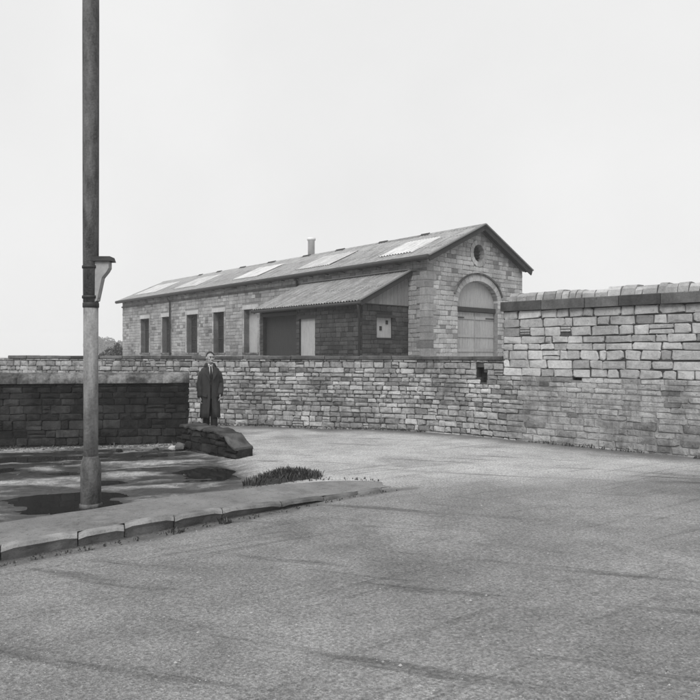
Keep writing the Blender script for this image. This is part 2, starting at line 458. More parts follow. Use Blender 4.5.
# footway: a low crowned strip behind the kerb, its back edge running out into the mud
N = 90
def along(P, t):
    d = [0]
    for i in range(len(P) - 1): d.append(d[-1] + math.hypot(P[i + 1][0] - P[i][0], P[i + 1][1] - P[i][1]))
    s = t * d[-1]
    for i in range(len(P) - 1):
        if s <= d[i + 1] or i == len(P) - 2:
            k = (s - d[i]) / (d[i + 1] - d[i]); return (P[i][0] + (P[i + 1][0] - P[i][0]) * k, P[i][1] + (P[i + 1][1] - P[i][1]) * k)
def kerb_h(t): return 0.115 * (1 - sstep((t - 0.64) / 0.30)) + 0.012
V = []; ROW = 9
KW = 0.12
for i in range(N + 1):
    t = i / N; a = Vector(along(KERB, t)); b = Vector(along(BACK, t)); d = (b - a); L = d.length or 1; d /= L
    a2 = a + d * min(KW, L * 0.4)
    for r in range(ROW):
        k = r / (ROW - 1); p = a2 + (b - a2) * k
        wob = 0.09 * mnoise.noise((p.x * 1.7, p.y * 1.7, 2)) if r == ROW - 1 else 0
        p = p + d * wob
        h = kerb_h(t) - 0.012
        z = h * (1 - 0.25 * k) + 0.004 * mnoise.noise((p.x * 3, p.y * 3, 0))
        if r == ROW - 2: z -= 0.016
        if r == ROW - 1: z = -0.11
        z = z if r == ROW - 1 else max(z, 0.004 + ground_z(p.x, p.y) * 0.3)
        V.append((p.x, p.y, z - 0.03 * sstep((t - 0.965 + .03 * mnoise.noise((p.x * 5, p.y * 5, 1))) / 0.035)))
Fc = [(i * ROW + r, (i + 1) * ROW + r, (i + 1) * ROW + r + 1, i * ROW + r + 1) for i in range(N) for r in range(ROW - 1)]
pv = fixn(mesh_obj('pavement', V, Fc, M['pave'], None, True)); tag(pv, kind='structure')
# kerb: single stones end to end
kb = empty('kerb', (-1.5, 6.3, 0)); tag(kb, kind='structure')
rng = random.Random(5)
cuts = [0.0, .09, .18, .27, .36, .43, .50, .565, .609, .66, .717, .794, .86, .915, .955]
for c0, c1 in zip(cuts[:-1], cuts[1:]):
    t0, t1 = c0 + 0.0005, c1 - 0.0005
    V = []; n = 6; sk = rng.uniform(-.012, .012); dz = rng.uniform(-.008, .008)
    for i in range(n + 1):
        t = t0 + (t1 - t0) * i / n
        a = Vector(along(KERB, t)); b = Vector(along(BACK, t)); d = (b - a).normalized()
        h = max(kerb_h(t) + dz, 0.012); j = lambda: rng.uniform(-.004, .004)
        edge = 0.016 if i in (0, n) else 0.0
        prof = [(0.098 + sk, -0.12), (0.085 + sk + j() * 2, -0.01), (0.045 + sk + j() * 2, h * .5), (j() + sk, h - 0.03 - edge), (0.016 + sk, h - 0.004 - edge), (KW * .5, h + j() - edge * .7), (KW - 0.004, h - edge), (KW, -0.12)]
        for o_, z in prof:
            p = a + d * o_; V.append((p.x, p.y, z))
    m_ = 8
    Fc = [(i * m_ + r, (i + 1) * m_ + r, (i + 1) * m_ + (r + 1) % m_, i * m_ + (r + 1) % m_) for i in range(n) for r in range(m_)]
    Fc += [tuple(range(m_)), tuple(n * m_ + r for r in reversed(range(m_)))]
    fixn(mesh_obj('kerb_stone', V, Fc, M['kerb'], kb))
# standing water lying in the lowest mud
V = []; Fc = []
xs2 = [-12 + 0.5 * i for i in range(25)]; ys2 = [4 + 0.5 * i for i in range(16)]
wp = [(-12, 3.0), (-0.3, 3.0), (-0.3, 10.6), (-2.2, 11.4), (-3.0, 12.2), (-12, 11.2)]
pw = mesh_obj('puddle', [(x, y, -0.084) for x, y in wp], [tuple(range(len(wp)))], M['water'], None); tag(pw, kind='structure')

# ---------------------------------------------------------------- goods shed
C0 = Vector((90 / 650 * 25, 25.0)); U = Vector((-0.66, 0.7513)); G = Vector((0.7513, 0.66))
LEN, WID, EAVE, APEX = 28.4, 6.5, 5.36, 6.98
NL = -G                                   # outward from the long side
NG = -U                                   # outward from the gable
shed = empty('goods_shed', (C0.x, C0.y, 0))
tag(shed, 'long pale stone railway goods shed with corrugated roof and arched gable doorway', 'building')
def tl(u, dz=0.0):                          # pixel column -> distance along the long wall
    q = (u - CX) / F_PX
    return (C0.x - C0.y * q) / (0.66 + 0.7513 * q)
wins = []
for (ua, ub) in ((141, 149.2), (162.3, 170.6), (186.8, 197.6), (213.6, 224.2), (244.2, 257.5)):
    t1, t0 = tl(ua), tl(ub)
    wins.append((t0, t1, 1.72, 4.0))
rng = random.Random(11)
mb = MB()
core_rect(mb, C0, U, NL, 0.0, LEN, -0.1, EAVE - 0.02, 0.5, wins)
mb.box(C0, U, NL, 0.5, LEN, -WID, -WID + 0.5, -0.1, EAVE - 0.02)              # the far long wall
mb.build('side_wall', M['mortar_mid'], shed)
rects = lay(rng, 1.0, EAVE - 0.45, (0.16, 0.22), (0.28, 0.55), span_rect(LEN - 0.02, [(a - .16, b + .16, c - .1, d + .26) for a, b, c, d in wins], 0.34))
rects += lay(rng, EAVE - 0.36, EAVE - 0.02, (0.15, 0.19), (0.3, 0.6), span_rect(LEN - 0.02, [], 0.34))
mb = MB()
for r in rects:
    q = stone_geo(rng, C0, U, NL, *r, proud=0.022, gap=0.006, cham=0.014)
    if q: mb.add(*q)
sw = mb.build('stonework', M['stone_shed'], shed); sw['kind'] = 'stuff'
mb = MB(); mb.box(C0, U, NL, -0.03, LEN + 0.03, -0.02, 0.075, EAVE - 0.45, EAVE - 0.36)
mb.build('string_course', M['coping_dark'], shed)
for k, (a, b, z0, z1) in enumerate(wins):
    wn = empty('window', (*(C0 + U * (a + b) / 2), z0), shed)
    pale = k == 4
    MB().box(C0, U, NL, a, b, -0.40, -0.33, z0, z1).build('infill' if pale else 'pane', M['infill'] if pale else M['glass'], wn)
    MB().box(C0, U, NL, a - .14, b + .14, -0.1, 0.035, z1, z1 + 0.24).build('lintel', M['stone_gable'], wn)
    MB().box(C0, U, NL, a - .12, b + .12, -0.33, 0.06, z0 - 0.09, z0).build('sill', M['coping_pale'], wn)
    for jx, (j0, j1) in enumerate(((a - .15, a), (b, b + .15))):       # long-and-short jamb stones
        mbj = MB(); z = z0; i = 0
        while z < z1 - 0.02:
            h = min(0.3 if i % 2 == 0 else 0.2, z1 - z)
            if jx == 1: mbj.box(C0, U, NL, j0, j1, -0.33, 0.02, z + .004, z + h - .004)
            else: mbj.box(C0, U, NL, j0, j1, -0.33, 0.02, z + .004, z + h - .004)
            z += h; i += 1
        mbj.build('jamb', M['stone_shed'], wn)
    if not pale:
        fr = MB(); fw = b - a
        for f in (0.03, 0.5, 0.97): fr.box(C0, U, NL, a + fw * f - .025, a + fw * f + .025, -0.33, -0.29, z0, z1)
        for f in (0.02, 0.35, 0.68, 0.98): fr.box(C0, U, NL, a + .055, b - .055, -0.33, -0.296, z0 + (z1 - z0) * f - .02, z0 + (z1 - z0) * f + .02)
        fr.build('frame', M['timber_dark'], wn)
# gable wall with arched doorway and round opening
SC0, SHW, SPRING, ARISE = 3.24, 1.38, 3.78, 0.92      # centre, half width, springing, arch rise
OC, OR_ = (3.25, 5.86), 0.37
def gable_top(s): return EAVE + (APEX - 0.12 - EAVE) * (1 - abs(s - WID / 2) / (WID / 2))
def arch_z(s, k=0.0):
    x = abs(s - SC0) / (SHW + k)
    return SPRING + (ARISE + k) * math.sqrt(max(0, 1 - x * x)) if x < 1 else None
mb = MB()
ss = sorted({0.0, WID, WID / 2, SC0 - SHW, SC0 + SHW, OC[0] - OR_, OC[0] + OR_, *[0.1 * i for i in range(66)]})
ss = [s for s in ss if 0 <= s <= WID]
def gp(s, d, z): return (C0.x + G.x * s + NG.x * d, C0.y + G.y * s + NG.y * d, z)
def gquad(sa, sb, za0, zb0, za1, zb1):
    mb.hexa([gp(sa, 0, za0), gp(sb, 0, zb0), gp(sb, -0.5, zb0), gp(sa, -0.5, za0), gp(sa, 0, za1), gp(sb, 0, zb1), gp(sb, -0.5, zb1), gp(sa, -0.5, za1)])
for a, b in zip(ss[:-1], ss[1:]):
    if b - a < 1e-4: continue
    m_ = (a + b) / 2; lo = (-0.1, -0.1)
    if abs(m_ - SC0) < SHW: lo = (arch_z(a) or SPRING, arch_z(b) or SPRING)
    ta, tb = gable_top(a), gable_top(b)
    if abs(m_ - OC[0]) < OR_:
        oa = math.sqrt(max(0, OR_ ** 2 - (a - OC[0]) ** 2)); ob = math.sqrt(max(0, OR_ ** 2 - (b - OC[0]) ** 2))
        gquad(a, b, lo[0], lo[1], OC[1] - oa, OC[1] - ob); gquad(a, b, OC[1] + oa, OC[1] + ob, ta, tb)
    else: gquad(a, b, lo[0], lo[1], ta, tb)
mb.build('gable_wall', M['mortar_mid'], shed)
mb = MB()
for s_, n_ in ((LEN - 0.5, 0),):                                             # far gable
    f = [gp(0.5, -s_, -0.1), gp(WID - .5, -s_, -0.1), gp(WID - .5, -s_ - .5, -0.1), gp(0.5, -s_ - .5, -0.1)]
    mb.hexa(f + [(x, y, EAVE) for x, y, z in f])
    mb.add([gp(0, -s_, EAVE), gp(WID, -s_, EAVE), gp(WID / 2, -s_, APEX - .12), gp(0, -s_ - .5, EAVE), gp(WID, -s_ - .5, EAVE), gp(WID / 2, -s_ - .5, APEX - .12)],
           [(0, 1, 2), (5, 4, 3), (0, 3, 4, 1), (1, 4, 5, 2), (2, 5, 3, 0)])
mb.build('end_wall', M['mortar_mid'], shed)
def span_gable(za, zb):
    z = zb
    ins = 0.34
    a, b = ins, WID - 0.02
    if zb > EAVE:
        k = (zb - EAVE) / (APEX - .12 - EAVE) * WID / 2; a, b = k + 0.02, WID - k - 0.02
        if b - a < 0.1: return []
    iv = [(a, b)]; zm = (za + zb) / 2
    cut = None
    if zm < SPRING: cut = (SC0 - SHW - .0, SC0 + SHW + .0) if zm < SPRING - .05 else (SC0 - SHW - .2, SC0 + SHW + .2)
    elif zm < SPRING + ARISE + .26:
        x = (SHW + .26) * math.sqrt(max(0, 1 - ((zm - SPRING) / (ARISE + .26)) ** 2)); cut = (SC0 - x, SC0 + x)
    if abs(zm - OC[1]) < OR_ + .2:
        x = math.sqrt(max(0, (OR_ + .2) ** 2 - (zm - OC[1]) ** 2)); cut = (OC[0] - x, OC[0] + x)
    if cut: iv = [(a, min(b, cut[0])), (max(a, cut[1]), b)]
    return [(p, q) for p, q in iv if q - p > .06]
mb = MB()
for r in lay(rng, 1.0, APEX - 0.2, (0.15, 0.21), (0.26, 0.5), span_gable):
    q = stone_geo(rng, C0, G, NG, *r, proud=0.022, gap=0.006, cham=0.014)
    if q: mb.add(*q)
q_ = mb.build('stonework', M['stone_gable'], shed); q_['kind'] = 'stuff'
z = 0.9; i = 0                                                            # quoins at the near corner
while z < EAVE - 0.1:
    h = min(rng.uniform(0.24, 0.34), EAVE - 0.02 - z)
    la, lb = (0.32, 0.24) if i % 2 else (0.24, 0.32)
    if la < .3:
        m2 = MB()
    m2 = MB(); p = 0.042 + rng.uniform(0, .006); la, lb = (0.5, 0.335) if i % 2 else (0.335, 0.5)
    A = lambda sl, sg, zz: (C0.x + U.x * sl + G.x * sg, C0.y + U.y * sl + G.y * sg, zz)
    m2.hexa([A(-p, -p, z + .006), A(-p, lb, z + .006), A(la, lb, z + .006), A(la, -p, z + .006),
             A(-p, -p, z + h - .006), A(-p, lb, z + h - .006), A(la, lb, z + h - .006), A(la, -p, z + h - .006)])
    fixn(m2.build('quoin', M['stone_shed'], shed)); z += h; i += 1
NV = 17
for i in range(NV):                                                        # arch stones
    m2 = MB(); a0 = math.pi * (i + .03) / NV; a1 = math.pi * (i + .97) / NV
    E = lambda a, k: (SC0 - (SHW + k) * math.cos(a), SPRING + (ARISE + k) * math.sin(a))
    cs = [E(a0, 0), E(a1, 0), E(a1, .26), E(a0, .26)]
    m2.hexa([gp(s, -0.30, zz) for s, zz in cs] + [gp(s, 0.038, zz) for s, zz in cs]); fixn(m2.build('voussoir', M['stone_gable'], shed))
hood = MB()
hp = [(SC0 - (SHW + .30) * math.cos(a), SPRING + (ARISE + .30) * math.sin(a)) for a in [math.pi * i / 24 for i in range(2, 23)]]
for (s0, z0), (s1, z1) in zip(hp[:-1], hp[1:]):
    hood.bar(gp(s0, 0.03, z0), gp(s1, 0.03, z1), 0.07, 0.12, up=(NG.x, NG.y, 0))
hood.build('hood_mould', M['coping_dark'], shed)
for i in range(14):
    m2 = MB(); a0 = 2 * math.pi * (i + .03) / 14; a1 = 2 * math.pi * (i + .97) / 14
    E = lambda a, r: (OC[0] + r * math.cos(a), OC[1] + r * math.sin(a))
    cs = [E(a0, OR_), E(a1, OR_), E(a1, OR_ + .2), E(a0, OR_ + .2)]
    m2.hexa([gp(s, -0.25, zz) for s, zz in cs] + [gp(s, 0.036, zz) for s, zz in cs]); fixn(m2.build('ring_stone', M['stone_gable'], shed))
m2 = MB(); cir = [(OC[0] + (OR_ + .02) * math.cos(2 * math.pi * i / 20), OC[1] + (OR_ + .02) * math.sin(2 * math.pi * i / 20)) for i in range(20)]
m2.add([gp(s, -0.24, z) for s, z in cir] + [gp(s, -0.30, z) for s, z in cir], [tuple(range(20)), tuple(reversed(range(20, 40)))] + [(i, (i + 1) % 20, 20 + (i + 1) % 20, 20 + i) for i in range(20)])
lv = fixn(m2.build('round_vent', M['void'], shed))
for i in range(5):
    zz = OC[1] - .26 + .13 * i; hw = math.sqrt(OR_ ** 2 - (zz - OC[1]) ** 2) - .01
    MB().bar(gp(OC[0] - hw, -0.20, zz), gp(OC[0] + hw, -0.20, zz), 0.05, 0.03).build('louvre', M['timber_dark'], lv)
# doors: lintel beam, boarded tympanum, two leaves of planks
S0, S1 = SC0 - SHW, SC0 + SHW
MB().box(C0, G, NG, S0, S1, -0.32, -0.10, 3.42, 3.60).build('lintel_beam', M['timber_dark'], shed)
m2 = MB(); pr = [(S0 + .01, 3.605)] + [(SC0 - (SHW - .01) * math.cos(math.pi * i / 20), SPRING + (ARISE - .01) * math.sin(math.pi * i / 20)) for i in range(21)] + [(S1 - .01, 3.605)]
n = len(pr)
m2.add([gp(s, -0.20, z) for s, z in pr] + [gp(s, -0.28, z) for s, z in pr], [tuple(reversed(range(n))), tuple(range(n, 2 * n))] + [(i, (i + 1) % n, n + (i + 1) % n, n + i) for i in range(n)])
fixn(m2.build('tympanum', M['timber_pale'], shed))
for side in (0, 1):
    d0, d1 = (S0 + .02, SC0 - .01) if side == 0 else (SC0 + .01, S1 - .02)
    dr = empty('door', (*gp((d0 + d1) / 2, -0.2, 0)[:2], 0.02), shed)
    nb = 7
    for i in range(nb):
        a = d0 + (d1 - d0) * i / nb; b = d0 + (d1 - d0) * (i + 1) / nb
        MB().box(C0, G, NG, a + .004, b - .004, -0.25, -0.205 + rng.uniform(-.003, .003), 0.03, 3.40).build('plank', M['timber_pale'], dr)
    for zz in (0.45, 1.75, 2.35, 3.1):
        MB().box(C0, G, NG, d0 + .03, d1 - .03, -0.20, -0.175, zz, zz + .13).build('ledge', M['timber_pale'], dr)
    hx = (d0 + .02, d0 + .62) if side == 0 else (d1 - .62, d1 - .02)
    for zz in (0.5, 3.14):
        MB().box(C0, G, NG, hx[0], hx[1], -0.17, -0.155, zz, zz + .05).build('strap_hinge', M['iron'], dr)
# roof ------------------------------------------------------------------
OVE, OVG = 0.28, 0.34
def corrugated(mb, t0, t1, w0, w1, P, pitch=0.16, amp=0.024, lap=None, lift=0.0):
    """corrugated sheet: ridges run up the slope; P(t, w, lift) gives world points"""
    n = max(4, int((t1 - t0) / pitch * 6)); ws = [w0, w1] if not lap else lap
    rows = []
    for a, b in zip(ws[:-1], ws[1:]): rows.append((a, b))
    for ri, (a, b) in enumerate(rows):
        base = len(mb.V)
        for i in range(n + 1):
            t = t0 + (t1 - t0) * i / n; h = amp * math.sin(2 * math.pi * t / pitch) + lift
            wob = 0.006 * mnoise.noise((t * 0.8, ri * 3.1, 1))
            mb.V.append(tuple(P(t, a - (0.1 if ri else 0), h + 0.012 + wob))); mb.V.append(tuple(P(t, b, h + wob)))
        mb.F += [(base + 2 * i, base + 2 * i + 2, base + 2 * i + 3, base + 2 * i + 1) for i in range(n)]
TILT = (APEX - EAVE) / (WID / 2 + OVE) * 1.0
CT = math.cos(math.atan(TILT)); ST = math.sin(math.atan(TILT))
def near_slope(t, w_, h):     # w_: horizontal distance in from the eave edge
    p = C0 + U * t + G * (w_ - OVE) - G * h * ST
    return (p.x, p.y, EAVE + 0.03 + w_ * TILT + h * CT)
def far_slope(t, w_, h):
    p = C0 + U * t + G * (WID + OVE - w_) + G * h * ST
    return (p.x, p.y, EAVE + 0.03 + w_ * TILT + h * CT)
HALF = WID / 2 + OVE
mb = MB()
corrugated(mb, -OVG, LEN + .3, 0, HALF, near_slope, lap=[0, HALF * .36, HALF * .7, HALF])
corrugated(mb, -OVG, LEN + .3, 0, HALF, far_slope, lap=[0, HALF * .5, HALF])
roof = mb.build('roof', M['sheet'], shed, True)
def pix_t(u, w_):            # pixel column -> t on the near slope at w_
    lo, hi = -1.0, LEN
    for _ in range(40):
        m_ = (lo + hi) / 2; p = near_slope(m_, w_, 0); x = CX + F_PX * p[0] / p[1]
        if x > u: lo = m_
        else: hi = m_
    return (lo + hi) / 2
for u0, u1 in ((147, 169), (187, 210), (247, 273), (311, 346), (394, 428), (455, 0)):
    if not u1: continue
    wm = HALF * .5; t1, t0 = pix_t(u0, wm), pix_t(u1, wm)
    m2 = MB(); corrugated(m2, t0, t1, HALF * .22, HALF * .74, near_slope, lift=0.035)
    m2.build('rooflight', M['rooflight'], roof, True)
# ridge: capping lengths with dark ventilator gaps between them
ridge = lambda t, h=0.0: Vector((*(C0 + U * t + G * WID / 2), EAVE + .03 + HALF * TILT + h))
edges = [tl_ for tl_ in [pix_t(u, HALF) for u in (480, 430, 421, 388, 379, 345, 336, 311, 303, 276, 268, 246, 240, 222, 217, 203, 199)]]
edges[0] = -OVG
for i, (a, b) in enumerate(zip(edges[:-1], edges[1:])):
    m2 = MB()
    dark = i % 2 == 1
    hgt = 0.09 if dark else 0.055
    wd = 0.10 if dark else 0.2
    sec = [(-wd, -wd * TILT * .8), (0, hgt), (wd, -wd * TILT * .8), (0, -0.03)]
    ring = lambda t: [tuple(ridge(t) + Vector((G.x * o, G.y * o, z))) for o, z in sec]
    m2.add(ring(a + .01) + ring(b - .01), [(0, 1, 5, 4), (1, 2, 6, 5), (2, 3, 7, 6), (3, 0, 4, 7), (3, 2, 1, 0), (4, 5, 6, 7)])
    fixn(m2.build('ridge_vent' if dark else 'ridge_cap', M['iron'] if dark else M['sheet'], roof))
a = edges[-1]
m2 = MB(); sec = [(-.2, -.2 * TILT * .8), (0, .055), (.2, -.2 * TILT * .8), (0, -.03)]
m2.add(ring(a + .01) + ring(LEN + .3), [(0, 1, 5, 4), (1, 2, 6, 5), (2, 3, 7, 6), (3, 0, 4, 7), (3, 2, 1, 0), (4, 5, 6, 7)]); fixn(m2.build('ridge_cap', M['sheet'], roof))
# flue beyond the ridge
ft = pix_t(305, HALF); fp = ridge(ft) + Vector((G.x, G.y, 0)) * 0.45
m2 = MB().lathe([(0.19, 6.3), (0.19, 7.95), (0.24, 7.97), (0.24, 8.1), (0.12, 8.12)], fp, 14)
m2.build('flue', M['flue'], roof, True)
# barge boards on the near gable
for sgn, nm in ((0, near_slope), (1, far_slope)):
    A, B = Vector(nm(-OVG + .02, -0.02, -0.11)), Vector(nm(-OVG + .02, HALF - .0, -0.11))
    MB().bar(A, B, 0.05, 0.20).build('barge_board', M['timber_dark'], roof)
    A, B = Vector(nm(-OVG + .01, -0.02, 0.03)), Vector(nm(-OVG + .01, HALF, 0.03))
    MB().bar(A, B, 0.14, 0.05).build('verge_strip', M['timber_grey'], roof)
    A, B = Vector(nm(-OVG / 2 + .03, 0.05, -0.06)), Vector(nm(-OVG / 2 + .03, HALF - .02, -0.06))
    MB().bar(A, B, OVG - .08, 0.03).build('soffit', M['timber_dark'], roof)
A, B = Vector(near_slope(LEN + .28, 0, -0.09)), Vector(near_slope(LEN + .28, HALF, -0.09))
MB().bar(A, B, 0.05, 0.18).build('barge_board', M['timber_dark'], roof)
# gutter, brackets, downpipes
def eave_pt(t, d, z): p = C0 + U * t + NL * d; return (p.x, p.y, z)
m2 = MB().tube([eave_pt(-OVG, OVE + .06, EAVE - .02), eave_pt(LEN + .3, OVE + .06, EAVE - .05)], [.105, .105], 10)
gut = m2.build('gutter', M['iron'], shed, True)
for i in range(26):
    t = 0.3 + i * 1.1
    MB().bar(eave_pt(t, 0.02, EAVE - .13), eave_pt(t, OVE + .06, EAVE - .10), 0.03, 0.04).build('gutter_bracket', M['iron'], gut)
for u in (171.5,):
    t = tl(u)
    m2 = MB().tube([eave_pt(t, OVE + .06, EAVE - .08), eave_pt(t, OVE, EAVE - .3), eave_pt(t, .12, EAVE - .5), eave_pt(t, .12, 0)], [.05] * 4, 8)
    dp = m2.build('downpipe', M['iron'], shed, True)
    MB().tube([eave_pt(t, OVE + .06, EAVE - .12), eave_pt(t, OVE + .06, EAVE + .0)], [.1, .1], 8).build('hopper', M['iron'], dp)
t = tl(299)
m2 = MB().tube([eave_pt(t, OVE + .06, EAVE - .08), eave_pt(t, .14, EAVE - .25), eave_pt(t, .14, EAVE - .5)], [.06] * 3, 8)
m2.build('downpipe', M['iron'], shed, True)

# lean-to on the long side ----------------------------------------------
T0, T1, DW, ZT, ZE = 0.95, 7.55, 2.55, 4.97, 3.62
lt = empty('lean_to', (*(C0 + U * T0 + NL * DW), 0), shed)
FO = C0 + NL * DW                                    # front wall line
def ftl(u):
    q = (u - CX) / F_PX; return (FO.x - FO.y * q) / (0.66 + 0.7513 * q)
dk0, dk1 = ftl(296.5), min(ftl(262.5), T1 - .25); pd0, pd1 = ftl(315), ftl(299.5)
zc = 3.52
mb = MB(); ops = [(dk0, dk1, -0.1, 3.28), (pd0, pd1, -0.1, 3.10)]
core_rect(mb, FO, U, NL, T0, T1, -0.1, zc, 0.3, ops)
SO = C0 + U * T0                                      # side wall facing the gable end
sh0, sh1 = 0.95, 1.78                                 # shutter opening, measured out from the long wall
core_rect(mb, SO, NL, -U, 0.03, DW - .3, -0.1, zc, 0.3, [(sh0, sh1, 2.28, 3.05)])
SO2 = C0 + U * (T1 - .3)
core_rect(mb, SO2, NL, U, 0.03, DW - .3, -0.1, zc, 0.0 + .3, [], 0.0)
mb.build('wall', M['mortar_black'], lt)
mb = MB()
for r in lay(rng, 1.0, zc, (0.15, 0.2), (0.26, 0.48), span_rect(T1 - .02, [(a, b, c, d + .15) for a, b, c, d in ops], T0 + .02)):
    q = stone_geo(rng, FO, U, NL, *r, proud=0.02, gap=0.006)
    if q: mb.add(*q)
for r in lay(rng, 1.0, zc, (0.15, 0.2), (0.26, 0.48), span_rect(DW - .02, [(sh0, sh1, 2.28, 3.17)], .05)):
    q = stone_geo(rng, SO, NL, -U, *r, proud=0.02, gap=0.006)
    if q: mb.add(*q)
q_ = mb.build('stonework', M['stone_sooty_shaded'], lt); q_['kind'] = 'stuff'
MB().box(FO, U, NL, dk0, dk1, -0.25, -0.2, 0, 3.28).build('doorway_boarding', M['timber_dark'], lt)
MB().box(FO, U, NL, dk0 - .1, dk1 + .1, -0.25, 0.03, 3.28, 3.42).build('door_lintel', M['timber_dark'], lt)
MB().box(FO, U, NL, pd0, pd1, -0.14, -0.08, 0, 3.10).build('sliding_door', M['timber_pale'], lt)
MB().box(FO, U, NL, pd0 - .1, pd1 + .1, -0.25, 0.03, 3.10, 3.24).build('door_lintel', M['timber_dark'], lt)
sp = lambda s, d, z: (SO.x + NL.x * s - U.x * d, SO.y + NL.y * s - U.y * d, z)
MB().box(SO, NL, -U, sh0, sh1, -0.1, -0.05, 2.28, 3.05).build('shutter', M['timber_pale'], lt)
MB().box(SO, NL, -U, sh0 - .08, sh1 + .08, -0.1, 0.09, 3.05, 3.15).build('shutter_lintel', M['timber_dark'], lt)
MB().box(SO, NL, -U, sh0 + .18, sh0 + .30, -0.049, -0.03, 2.80, 2.95).build('shutter_hole', M['void'], lt)
MB().box(SO, NL, -U, sh0 + .52, sh0 + .64, -0.049, -0.03, 2.56, 2.72).build('shutter_hole', M['void'], lt)
nb = 12                                               # boarded triangle
for i in range(nb):
    a = 0.06 + (DW - 0.1) * i / nb; b = 0.06 + (DW - 0.1) * (i + 1) / nb
    za, zb = ZT - .10 - (ZT - ZE) * a / (DW + .28), ZT - .10 - (ZT - ZE) * b / (DW + .28)
    if za < zc + .06: break
    zb = max(zb, zc + .05)
    m2 = MB(); m2.hexa([sp(a + .006, .03, zc + .03), sp(b - .006, .03, zc + .03), sp(b - .006, -.02, zc + .03), sp(a + .006, -.02, zc + .03),
                        sp(a + .006, .03, za), sp(b - .006, .03, zb), sp(b - .006, -.02, zb), sp(a + .006, -.02, za)])
    fixn(m2.build('board', M['timber_grey'], lt))
MB().box(SO, NL, -U, 0.03, DW, -0.1, 0.045, zc, zc + .03).build('board_rail', M['timber_dark'], lt)
LW = DW + 0.28; TL2 = (ZT - ZE) / LW; CT2 = math.cos(math.atan(TL2)); ST2 = math.sin(math.atan(TL2))
def lt_slope(t, w_, h):
    p = C0 + U * t + NL * (LW - w_) + NL * h * ST2
    return (p.x, p.y, ZE + w_ * TL2 + h * CT2)
mb = MB(); corrugated(mb, T0 - .22, T1 + .15, 0, LW - .02, lt_slope, lap=[0, LW * .5, LW - .02]); mb.build('lean_to_roof', M['sheet'], lt, True)
A, B = Vector(lt_slope(T0 - .2, -.03, -.10)), Vector(lt_slope(T0 - .2, LW - .04, -.10))
MB().bar(A, B, 0.05, 0.18).build('lean_to_barge_board', M['timber_dark'], lt)
A, B = Vector(lt_slope(T0 - .2, -.03, .03)), Vector(lt_slope(T0 - .2, LW - .04, .03))
MB().bar(A, B, 0.12, 0.05).build('lean_to_verge', M['timber_grey'], lt)
A, B = Vector(lt_slope(T1 + .13, -.03, -.10)), Vector(lt_slope(T1 + .13, LW - .04, -.10))
MB().bar(A, B, 0.05, 0.18).build('lean_to_barge_board', M['timber_dark'], lt)
MB().tube([lt_slope(T0 - .25, -.05, -.07), lt_slope(T1 + .2, -.05, -.08)], [.065, .065], 10).build('lean_to_gutter', M['iron'], lt, True)
A, B = Vector(lt_slope(T0 + .02, .1, -.12)), Vector(lt_slope(T1, .1, -.12)); MB().bar(A, B, 0.04, 0.16).build('fascia', M['timber_dark'], lt)
e_ = Vector(lt_slope(T0 - .1, -.05, -.1)); f_ = FO + U * (T0 + .06) + NL * .08
MB().tube([e_, e_ - Vector((0, 0, .12)), (f_.x, f_.y, ZE - .5), (f_.x, f_.y, 0)], [.045] * 4, 8).build('lean_to_downpipe', M['iron'], lt, True)
MB().bar(lt_slope(T0 - .2, LW - .06, .05), lt_slope(T1 + .1, LW - .06, .05), 0.16, 0.04).build('flashing', M['lead'], lt)

# ---------------------------------------------------------------- the low boundary wall
A0, B0 = Vector((-11.5, 17.95)), Vector((2.1, 13.95)); E1 = (B0 - A0).normalized(); N1 = Vector((E1.y, -E1.x)); L1 = (B0 - A0).length
E2 = Vector((0.737, -0.676)).normalized(); N2 = Vector((E2.y, -E2.x)); L2 = 1.66
TOPZ = 1.56
def project(p): return CX + F_PX * p[0] / p[1], CY - F_PX * (p[2] - EYE) / p[1]
bw_ = empty('boundary_wall', (0, 14.6, 0)); tag(bw_, 'low pale coursed stone wall with dark coping running behind the standing man', 'wall')
rng = random.Random(21)
def t_on(O, e, u):
    q = (u - CX) / F_PX; return (O.y * q - O.x) / (e.x - e.y * q)
BEND = 0.9                                                # the wall turns towards the road over this length either side of B0
Q0, Q2 = B0 - E1 * BEND, B0 + E2 * BEND
PATH = [A0 + E1 * ((L1 - BEND) * i / 40) for i in range(41)] + [Q0 * (1 - t) ** 2 + B0 * 2 * t * (1 - t) + Q2 * t * t for t in [i / 14 for i in range(1, 15)]]
PATH += [Q2 + E2 * ((L2 + .45 - BEND) * i / 8) for i in range(1, 9)]
PD = [0.0]
for i in range(len(PATH) - 1): PD.append(PD[-1] + (PATH[i + 1] - PATH[i]).length)
PLEN = PD[-1]
def path_pt(s_, d_, z_):
    s_ = max(0.0, min(PLEN, s_)); i = 0
    lo_, hi_ = 0, len(PD) - 2
    while lo_ < hi_:
        m_ = (lo_ + hi_ + 1) // 2
        if PD[m_] <= s_: lo_ = m_
        else: hi_ = m_ - 1
    i = lo_; k = (s_ - PD[i]) / (PD[i + 1] - PD[i]); p = PATH[i].lerp(PATH[i + 1], k)
    ta = (PATH[min(i + 1, len(PATH) - 1)] - PATH[max(i - 0, 0)]).normalized(); tb = (PATH[min(i + 2, len(PATH) - 1)] - PATH[i + 1]).normalized() if i + 2 < len(PATH) else ta
    tt = ta.lerp(tb, k * .5).normalized()
    return Vector((p.x + tt.y * d_, p.y - tt.x * d_, z_))
def path_s(u):                                            # pixel column -> distance along the path
    lo_, hi_ = 0.0, PLEN
    for _ in range(40):
        m_ = (lo_ + hi_) / 2; p = path_pt(m_, 0, 1)
        if CX + F_PX * p.x / p.y < u: lo_ = m_
        else: hi_ = m_
    return lo_
SEND = path_s(503.5)
hs = path_s(482)
